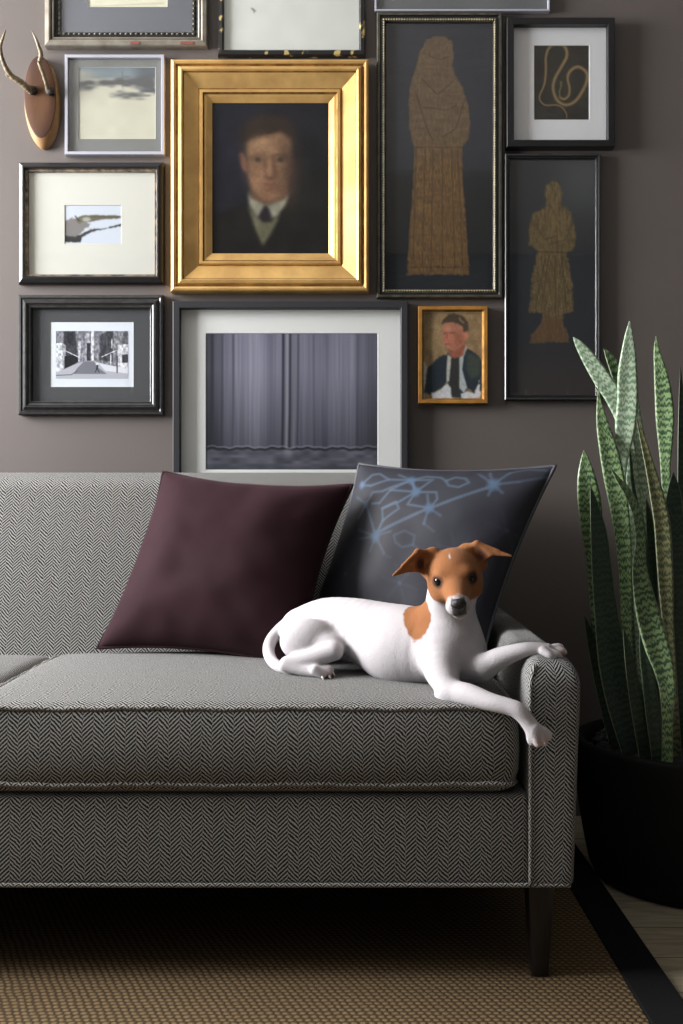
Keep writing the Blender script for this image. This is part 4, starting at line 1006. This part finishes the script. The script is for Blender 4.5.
# ------------------------------------------------------------------ dog
class SDF:
    def __init__(s, lo, hi, h):
        s.lo = np.array(lo); s.h = h; s.n = np.ceil((np.array(hi)-s.lo)/h).astype(int)+1
        s.F = np.full(tuple(s.n), .5, dtype=np.float32)
    def region(s, lo, hi):
        a = np.clip(np.floor((np.array(lo)-s.lo)/s.h).astype(int), 0, s.n-1); b = np.clip(np.ceil((np.array(hi)-s.lo)/s.h).astype(int)+1, 1, s.n)
        sl = tuple(slice(a[i], b[i]) for i in range(3))
        g = np.meshgrid(*[s.lo[i]+s.h*np.arange(a[i], b[i]) for i in range(3)], indexing='ij')
        return sl, np.stack(g, -1).astype(np.float32)
    def smin(s, sl, d, k):
        f = s.F[sl]; hh = np.clip(.5+.5*(f-d)/k, 0, 1); s.F[sl] = f*(1-hh)+d*hh-k*hh*(1-hh)
    def smax_cut(s, sl, d, k):     # subtract shape with distance d
        f = s.F[sl]; dd = -d; hh = np.clip(.5-.5*(f-dd)/k, 0, 1); s.F[sl] = f*(1-hh)+dd*hh+k*hh*(1-hh)
    def cap(s, a, b, ra, rb, k=.012, sub=False):
        a = np.array(a, float); b = np.array(b, float); m = max(ra, rb)+k+.006
        sl, G = s.region(np.minimum(a, b)-m, np.maximum(a, b)+m)
        e = b-a; t = np.clip(((G-a)@e)/(e@e+1e-12), 0, 1); d = np.linalg.norm(G-a-t[..., None]*e, axis=-1)-(ra+(rb-ra)*t)
        (s.smax_cut if sub else s.smin)(sl, d, k)
    def ell(s, c, r, R=None, k=.012, sub=False):
        c = np.array(c, float); r = np.array(r, float); m = r.max()+k+.006
        sl, G = s.region(c-m, c+m); q = G-c
        if R is not None: q = q@R     # columns of R = local axes
        k0 = np.linalg.norm(q/r, axis=-1); k1 = np.linalg.norm(q/(r*r), axis=-1)+1e-9
        d = k0*(k0-1)/k1
        (s.smax_cut if sub else s.smin)(sl, d, k)
    def tri(s, a, b, c, th, k=.004):
        a, b, c = [np.array(x, float) for x in (a, b, c)]
        m = th+k+.006; sl, G = s.region(np.minimum(np.minimum(a, b), c)-m, np.maximum(np.maximum(a, b), c)+m)
        ba, pa = b-a, G-a; cb, pb = c-b, G-b; ac, pc = a-c, G-c; nor = np.cross(ba, ac)
        def dot2(v): return (v*v).sum(-1)
        def sg(e, p): return np.sign((np.cross(e, nor)*p).sum(-1))
        inside = (sg(ba, pa)+sg(cb, pb)+sg(ac, pc)) < 2
        def seg(e, p): return dot2(e*np.clip((p@e)/(e@e), 0, 1)[..., None]-p)
        d = np.where(inside, np.minimum(np.minimum(seg(ba, pa), seg(cb, pb)), seg(ac, pc)), (pa@nor)**2/(nor@nor))
        s.smin(sl, np.sqrt(d)-th, k)
    def mesh(s):
        Fd = s.F; ins = Fd < 0
        c = [ins[i:Fd.shape[0]-1+i, j:Fd.shape[1]-1+j, k:Fd.shape[2]-1+k] for i in (0, 1) for j in (0, 1) for k in (0, 1)]
        cnt = sum(x.astype(int) for x in c); act = (cnt > 0) & (cnt < 8)
        idx = np.full(act.shape, -1, int); A = np.argwhere(act); idx[act] = np.arange(len(A))
        pos = np.zeros((len(A), 3)); wt = np.zeros(len(A))
        cor = [(i, j, k) for i in (0, 1) for j in (0, 1) for k in (0, 1)]
        for p in cor:
            for ax in range(3):
                if p[ax] == 0:
                    q = list(p); q[ax] = 1
                    fp = Fd[A[:, 0]+p[0], A[:, 1]+p[1], A[:, 2]+p[2]]; fq = Fd[A[:, 0]+q[0], A[:, 1]+q[1], A[:, 2]+q[2]]
                    cr = (fp < 0) != (fq < 0); t = np.where(cr, fp/np.where(cr, fp-fq, 1), 0)
                    off = np.tile(np.array(p, float), (len(A), 1)); off[:, ax] += t
                    pos += off*cr[:, None]; wt += cr
        pos = (A+pos/wt[:, None])*s.h+s.lo
        faces = []
        for ax in range(3):
            b, d = (ax+1) % 3, (ax+2) % 3
            sl0 = [slice(None)]*3; sl1 = [slice(None)]*3; sl0[ax] = slice(0, -1); sl1[ax] = slice(1, None)
            i0 = ins[tuple(sl0)]; i1 = ins[tuple(sl1)]; E = np.argwhere(i0 != i1)
            E = E[(E[:, b] > 0) & (E[:, d] > 0) & (E[:, b] < Fd.shape[b]-1) & (E[:, d] < Fd.shape[d]-1)]
            fl = i0[E[:, 0], E[:, 1], E[:, 2]]
            def cell(db, dd):
                e = E.copy(); e[:, b] -= db; e[:, d] -= dd; return idx[e[:, 0], e[:, 1], e[:, 2]]
            q = np.stack([cell(1, 1), cell(0, 1), cell(0, 0), cell(1, 0)], 1)
            q[~fl] = q[~fl][:, ::-1]; faces.append(q)
        return pos, np.concatenate(faces)

def pr(px, py, D, r): return np.array(P(px, py, D)), r*D/F
S = SDF((-.20, 1.62, .38), (.43, 2.16, .82), .0022)
def chain(pts, k=.012):
    q = [list(pr(*p)[0])+[pr(*p)[1]] for p in pts]
    if len(q) > 2: q = [list(x) for x in spline(q, 4)]
    A = np.array(q); m = A[:, 3].max()+k+.006
    sl, G = S.region(A[:, :3].min(0)-m, A[:, :3].max(0)+m); D_ = np.full(G.shape[:3], 9., dtype=np.float32)
    for a, b in zip(A[:-1], A[1:]):
        e = b[:3]-a[:3]; t = np.clip(((G-a[:3])@e)/(e@e+1e-12), 0, 1)
        D_ = np.minimum(D_, np.linalg.norm(G-a[:3]-t[..., None]*e, axis=-1)-(a[3]+(b[3]-a[3])*t))
    S.smin(sl, D_, k)
# trunk
chain([(303, 631, 2.03, 24), (326, 624, 2.02, 26), (352, 627, 1.98, 29), (380, 637, 1.94, 35), (412, 645, 1.90, 38), (442, 650, 1.86, 34)], .03)
S.ell(P(400, 650, 1.905), (.075, .068, .062), k=.03)            # deep rib cage
S.ell(P(455, 645, 1.835), (.052, .045, .066), k=.03)            # front of chest
# neck
chain([(440, 632, 1.87, 30), (448, 610, 1.845, 25), (452, 592, 1.82, 25)], .025)
# hind leg
S.ell(P(309, 641, 1.945), (.058, .036, .044), k=.015)           # thigh
S.ell(P(330, 647, 1.92), (.028, .022, .024), k=.014)           # stifle
chain([(333, 651, 1.90, 10), (308, 659, 1.905, 9), (288, 663, 1.91, 7.8)], .008)
chain([(285, 665, 1.905, 6.8), (303, 670, 1.895, 6.2), (316, 671, 1.888, 6.8)], .006)
for (x, y, D) in ((322, 676, 1.872), (327.5, 674.5, 1.880), (330, 671, 1.892), (326, 669, 1.904)):
    chain([(314, 670, D, 4.6), (x-2, y-2, D, 4.3), (x, y-.8, D, 3.7)], .003)
S.ell(P(318, 645, 2.075), (.055, .034, .040), k=.02)            # far thigh
chain([(335, 655, 2.09, 9), (352, 665, 2.05, 6), (366, 668, 2.03, 6)], .01)
# tail
chain([(291, 622, 2.06, 8), (280, 630, 2.045, 6.8), (271, 640, 2.03, 6.2), (268, 650, 2.0, 6.0), (271, 660, 1.965, 5.8), (279, 667, 1.93, 5.4), (291, 671, 1.915, 4.6)], .005)
# near shoulder and foreleg
chain([(442, 648, 1.83, 26), (441, 670, 1.785, 18), (446, 684, 1.757, 13.5), (449, 692, 1.745, 12)], .016)
chain([(449, 692, 1.745, 12), (468, 695, 1.718, 11.5), (490, 702, 1.690, 9.2), (509, 707, 1.676, 8.4), (518, 711, 1.671, 8.6), (526, 720, 1.668, 7.8), (533, 730, 1.667, 8.4)], .009)
S.ell(P(444, 695, 1.752), (.016, .016, .014), k=.010)
for (x, y, D) in ((531, 742.5, 1.667), (537, 744.5, 1.661), (543.5, 743, 1.661), (548, 737.5, 1.667)):
    chain([(533+(x-538)*.35, 728, D, 4.8), (x-1, y-4, D, 4.3), (x, y, D, 3.4)], .0035)
# far foreleg resting on the arm
chain([(460, 655, 1.85, 24), (474, 668, 1.81, 15), (482, 668, 1.795, 12.5)], .02)
chain([(482, 668, 1.795, 12.5), (497, 659, 1.785, 11), (513, 653, 1.775, 8.8), (526, 649.5, 1.768, 7.4), (537, 649, 1.765, 6.8), (547, 650, 1.762, 6.8)], .009)
for (x, y, D) in ((552.5, 657, 1.738), (559, 656, 1.744), (563.5, 652.5, 1.756), (561, 649, 1.772)):
    chain([(543, 651, D+.01, 4.4), (x-3.5, y-2.2, D, 3.9), (x, y, D, 3.1)], .0022)
# head
hc = np.array(P(453.5, 573, 1.79)); nt_ = np.array(P(458.5, 607.5, 1.674)); fw = nt_-hc; fw /= np.linalg.norm(fw)
rt = np.array([.985, 0, .17]); rt -= fw*(rt@fw); rt /= np.linalg.norm(rt); upv = np.cross(fw, rt)
R = np.stack([rt, fw, upv], 1)
def hl(r, f, u): return hc+rt*r+fw*f+upv*u
S.ell(hc, (.0475, .055, .043), R, .015)
for s_ in (-1, 1):
    S.ell(hl(s_*.024, .020, -.016), (.024, .034, .026), R, .015)
    S.ell(hl(s_*.021, .036, .017), (.013, .013, .010), R, .010)      # brow
S.cap(hl(0, .035, -.006), hl(0, .106, .0005), .0285, .0165, .012)    # muzzle
S.ell(hl(0, .099, -.012), (.0225, .020, .0165), R, .008)             # lips
S.cap(hl(0, .03, -.030), hl(0, .097, -.026), .019, .0118, .008)      # jaw
S.cap(hl(0, .108, -.0175), hl(0, .119, -.0175), .0012, .0012, .003, sub=True)
for s_ in (-1, 1):
    S.cap(hl(0, .117, -.0185), hl(s_*.0185, .094, -.0245), .0010, .0010, .003, sub=True)
    S.ell(hl(s_*.0275, .0415, .009), (.0080, .008, .0075), R, .003, sub=True)   # sockets
# ears
eL = [(433, 553, 1.80), (427, 572, 1.80), (417, 551.5, 1.785), (411, 570.5, 1.775), (392.5, 575.5, 1.76)]
eR = [(465, 549.5, 1.80), (481, 565, 1.80), (476.5, 543, 1.785), (491, 554.5, 1.775), (511, 556, 1.765)]
for e in (eL, eR):
    q = [np.array(P(*p)) for p in e]
    S.tri(q[0], q[1], q[2], .0034, .007); S.tri(q[1], q[2], q[3], .0030, .005); S.tri(q[2], q[3], q[4], .0024, .004)
    S.cap(q[0], q[2], .006, .0035, .006); S.cap(q[2], q[2]*.4+q[4]*.6, .0038, .0028, .004)
    S.cap(q[0], q[1], .010, .010, .012)
pos, faces = S.mesh()
dog = empty('dog', tuple(P(400, 680, 1.88)), 'small white terrier with tan face and shoulder patch lying on the sofa seat', 'dog')
# coat colours, with some painted shade, from position on the body
def ellm(p, c, r, RR=None, jit=0):
    q = p-np.array(c)
    if RR is not None: q = q@RR
    return np.linalg.norm(q/np.array(r), axis=1)+jit
white = srgb((180, 176, 178)); tan = np.array((.250, .100, .036)); tan_shade = np.array((.15, .060, .022))
nj = (np.sin(pos[:, 0]*310+pos[:, 2]*170)*np.sin(pos[:, 2]*260+pos[:, 1]*200))*.05+rng.normal(0, .012, len(pos))
col = np.tile(white, (len(pos), 1))
pink = srgb((180, 142, 136))
def mixm(a, c):
    global col
    a = np.clip(a, 0, 1)[:, None]; col = col*(1-a)+np.array(c)*a
local = (pos-hc)@R
lr, lf, lu = local[:, 0], local[:, 1], local[:, 2]
isear = np.zeros(len(pos), bool)
for e in (eL, eR):
    q = [np.array(P(*p)) for p in e]
    for t in range(5):
        for k in range(3):
            pass
    cen = (q[2]+q[3]+q[4]+q[1])/4; isear |= (np.linalg.norm(pos-cen, axis=1) < .050) & (np.abs(lr) > .040) & (lu > -.03)
# head mask
hd = ellm(pos, hc, (.068, .085, .070), R)
lowline = -.038+.010*np.clip((np.abs(lr)-.02)/.03, 0, 1)+.10*np.clip(lf-.02, 0, .1)+nj*.03
br = np.clip((lu-lowline)/.003+.5, 0, 1)*np.clip((1.0-ellm(pos, hl(0, .03, 0), (.068, .125, .070), R))/.05+.5, 0, 1)
muz = ellm(pos, hl(0, .121, -.011), (.030, .030, .027), R, nj)       # white muzzle
br *= np.clip((muz-1)/.25+.5, 0, 1)
blz = ellm(pos, hl(-.002, .054, .004), (.002, .014, .004), R, nj); br *= np.clip((blz-1)/.5+.5, .8, 1)
br = np.maximum(br, isear*1.0)
sp_ = ellm(pos, np.array(P(449, 556.5, 1.75)), (.0032, .02, .0065), R, nj*2); br *= np.clip((sp_-1)/.3+.5, .15, 1)
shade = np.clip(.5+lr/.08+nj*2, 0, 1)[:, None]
tancol = tan*(1-.35*shade)+tan_shade*.35*shade  # right side of the tan head painted darker as shade
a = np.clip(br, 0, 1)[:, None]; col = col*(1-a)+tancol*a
# shoulder patch
pc = ellm(pos, np.array(P(417.5, 619, 1.85)), (.0255, .055, .053), None, nj*.7+.06*np.sin(pos[:, 2]*90))
wdg = np.clip((pos[:, 2]-(H+(505-646)*1.85/F))/.01, 0, 1)
neckcut = np.clip(((H+(505-594)*1.85/F)-pos[:, 2])/.006, 0, 1)
mixm((np.clip((1-pc)/.10+.5, 0, 1))*(hd > 1.0), tan*.85+tan_shade*.15)
mot = vnoise(pos[:, 0]*1000+900, pos[:, 2]*1000+50, 14, 11, 3); col *= (1-.05*mot)[:, None]
gm = np.clip(1.35-ellm(pos, hl(0, .118, -.010), (.019, .022, .020), R, nj), 0, 1); mixm(gm*.75*(hd > .8), (.16, .15, .15))  # muzzle greyed for grey hair and for painted shading
# ear insides and eye rims, lips, paws
for e, side in ((eL, -1), (eR, 1)):
    q = [np.array(P(*p)) for p in e]; cen = q[1]*.3+q[2]*.35+q[3]*.35
    mixm((1.15-np.linalg.norm((pos-cen)/np.array((.020, .010, .016)), axis=1))*1.6*(pos[:, 1] < cen[1]+.002)*.85, (.05, .018, .010))
for s_ in (-1, 1):
    mixm((1.25-ellm(pos, hl(s_*.0275, .041, .009), (.0125, .016, .0118), R))*2.5*.85, (.030, .014, .010))
lipd = np.abs(lu+.0185+np.abs(lr)*.32-(lf-.114)*.1)
mixm(np.clip(1-lipd/.0035, 0, 1)*(lf > .088)*(np.abs(lr) < .019)*(hd < 2.2)*(lu < 0)*(lu > -.05)*.85, (.035, .030, .030))
mixm(np.clip((lf-.108)/.008, 0, 1)*(lu < .012)*(np.abs(lr) < .012)*(hd > .9)*(lu > -.030)*(hd < 2)*.82, (.04, .035, .034))
for (c, rr_, al) in ((P(541, 741, 1.66), .018, .45), (P(561, 653, 1.75), .014, .45), (P(326, 674, 1.88), .014, .35), (P(336, 640, 1.94), .022, .35), (P(432, 672, 1.80), .02, .25)):
    mixm((1-np.linalg.norm(pos-np.array(c), axis=1)/rr_)*al*1.6, pink)
body = mesh_obj('body', pos, faces.tolist(), M['fur'], dog, cols=col)
md = body.modifiers.new('smooth', 'SMOOTH'); md.factor = .5; md.iterations = 3
def ball(name, c, r, mat, RR=np.eye(3), nu=24, nv=16, shape=None):
    V, Fc = [], []
    for i in range(nv+1):
        ph = math.pi*i/nv
        for k in range(nu):
            th = 2*math.pi*k/nu; l = np.array([r[0]*math.sin(ph)*math.cos(th), r[1]*math.cos(ph), r[2]*math.sin(ph)*math.sin(th)])
            if shape: l = shape(l)
            V.append(tuple(np.array(c)+RR@l))
    for i in range(nv):
        for k in range(nu): Fc.append((i*nu+k, i*nu+(k+1) % nu, (i+1)*nu+(k+1) % nu, (i+1)*nu+k))
    o = mesh_obj(name, V, Fc, mat, dog); fix_normals(o); return o
for s_ in (-1, 1): ball('eye', hl(s_*.0275, .0405, .0092), (.0096, .0092, .0092), M['eye'], R)
def nsh(l):
    w = 1-.28*np.clip(-l[2]/.010, 0, 1); return np.array([l[0]*w, l[1], l[2]])
nose = ball('nose', hl(0, .1180, .001), (.0135, .0090, .0112), M['nose'], R, shape=nsh)
V, Fc = [], []
for s_ in (-1, 1):
    c = hl(s_*.0055, .1262, .0); n0 = len(V); cc = 10
    V.append(tuple(c+fw*.0008))
    for k in range(cc): th = 2*math.pi*k/cc; V.append(tuple(c+rt*.0024*math.cos(th)+upv*.0018*math.sin(th)-fw*.0008))
    for k in range(cc): Fc.append((n0, n0+1+k, n0+1+(k+1) % cc))
nn_ = mesh_obj('nostril', V, Fc, simple('nostril_black', (.002, .002, .002), .8), dog); nn_.parent = nose
def claw(a, b, r):
    sp3 = [Vector(a).lerp(Vector(b), t)+Vector((0, 0, .0012*math.sin(t*math.pi))) for t in (0, .35, .7, 1)]
    tv, tf = tube(sp3, [r, r*.85, r*.55, r*.15], 8); mesh_obj('claw', tv, tf, M['claw'], dog)
for (x, y, D) in ((321.5, 677, 1.868), (328.5, 676, 1.876), (332, 672.5, 1.889)):
    claw(P(x, y, D-.004), P(x+2.2, y+4.0, D-.010), .0026)
for (x, y, D) in ((531, 745, 1.663), (537, 747, 1.657), (544.5, 745.5, 1.657), (549, 740, 1.664)):
    claw(P(x-.5, y-2.2, D-.001), P(x+1.2, y+.6, D-.002), .0022)
for (x, y, D) in ((555.5, 658.5, 1.735), (561.8, 657.3, 1.741), (566.2, 653.3, 1.753)):
    claw(P(x-2.6, y-.6, D-.001), P(x+.8, y+.4, D-.002), .0022)

# ------------------------------------------------------------------ light
def area(name, loc, target, sx, sy, power, color):
    l = bpy.data.lights.new(name, 'AREA'); l.shape = 'RECTANGLE'; l.size = sx; l.size_y = sy; l.energy = power; l.color = color
    o = bpy.data.objects.new(name, l); COL.objects.link(o); o.location = loc
    o.rotation_euler = (Vector(target)-Vector(loc)).to_track_quat('-Z', 'Y').to_euler(); return o
area('window_daylight', (XL-.02, (WY0+WY1)/2, (WZ0+WZ1)/2), (0, (WY0+WY1)/2, (WZ0+WZ1)/2), WY1-WY0-.1, WZ1-WZ0-.1, 390, (.98, .975, 1.0))
w = bpy.data.worlds.new('World'); sc.world = w; w.use_nodes = True
w.node_tree.nodes['Background'].inputs[0].default_value = (.80, .86, 1, 1); w.node_tree.nodes['Background'].inputs[1].default_value = .10

# ------------------------------------------------------------------ camera
cd = bpy.data.cameras.new('camera'); cam = bpy.data.objects.new('camera', cd); COL.objects.link(cam)
cam.location = (0, 0, H); cam.rotation_euler = (math.pi/2, 0, 0)
cd.sensor_fit = 'VERTICAL'; cd.sensor_height = 36; cd.lens = 36*F/1024; cd.shift_y = -7/1024; cd.clip_start = .05
sc.camera = cam
sc.view_settings.view_transform = 'Standard'; sc.view_settings.look = 'None'; sc.view_settings.gamma = 1; sc.view_settings.exposure = 0; sc.view_settings.use_curve_mapping = False
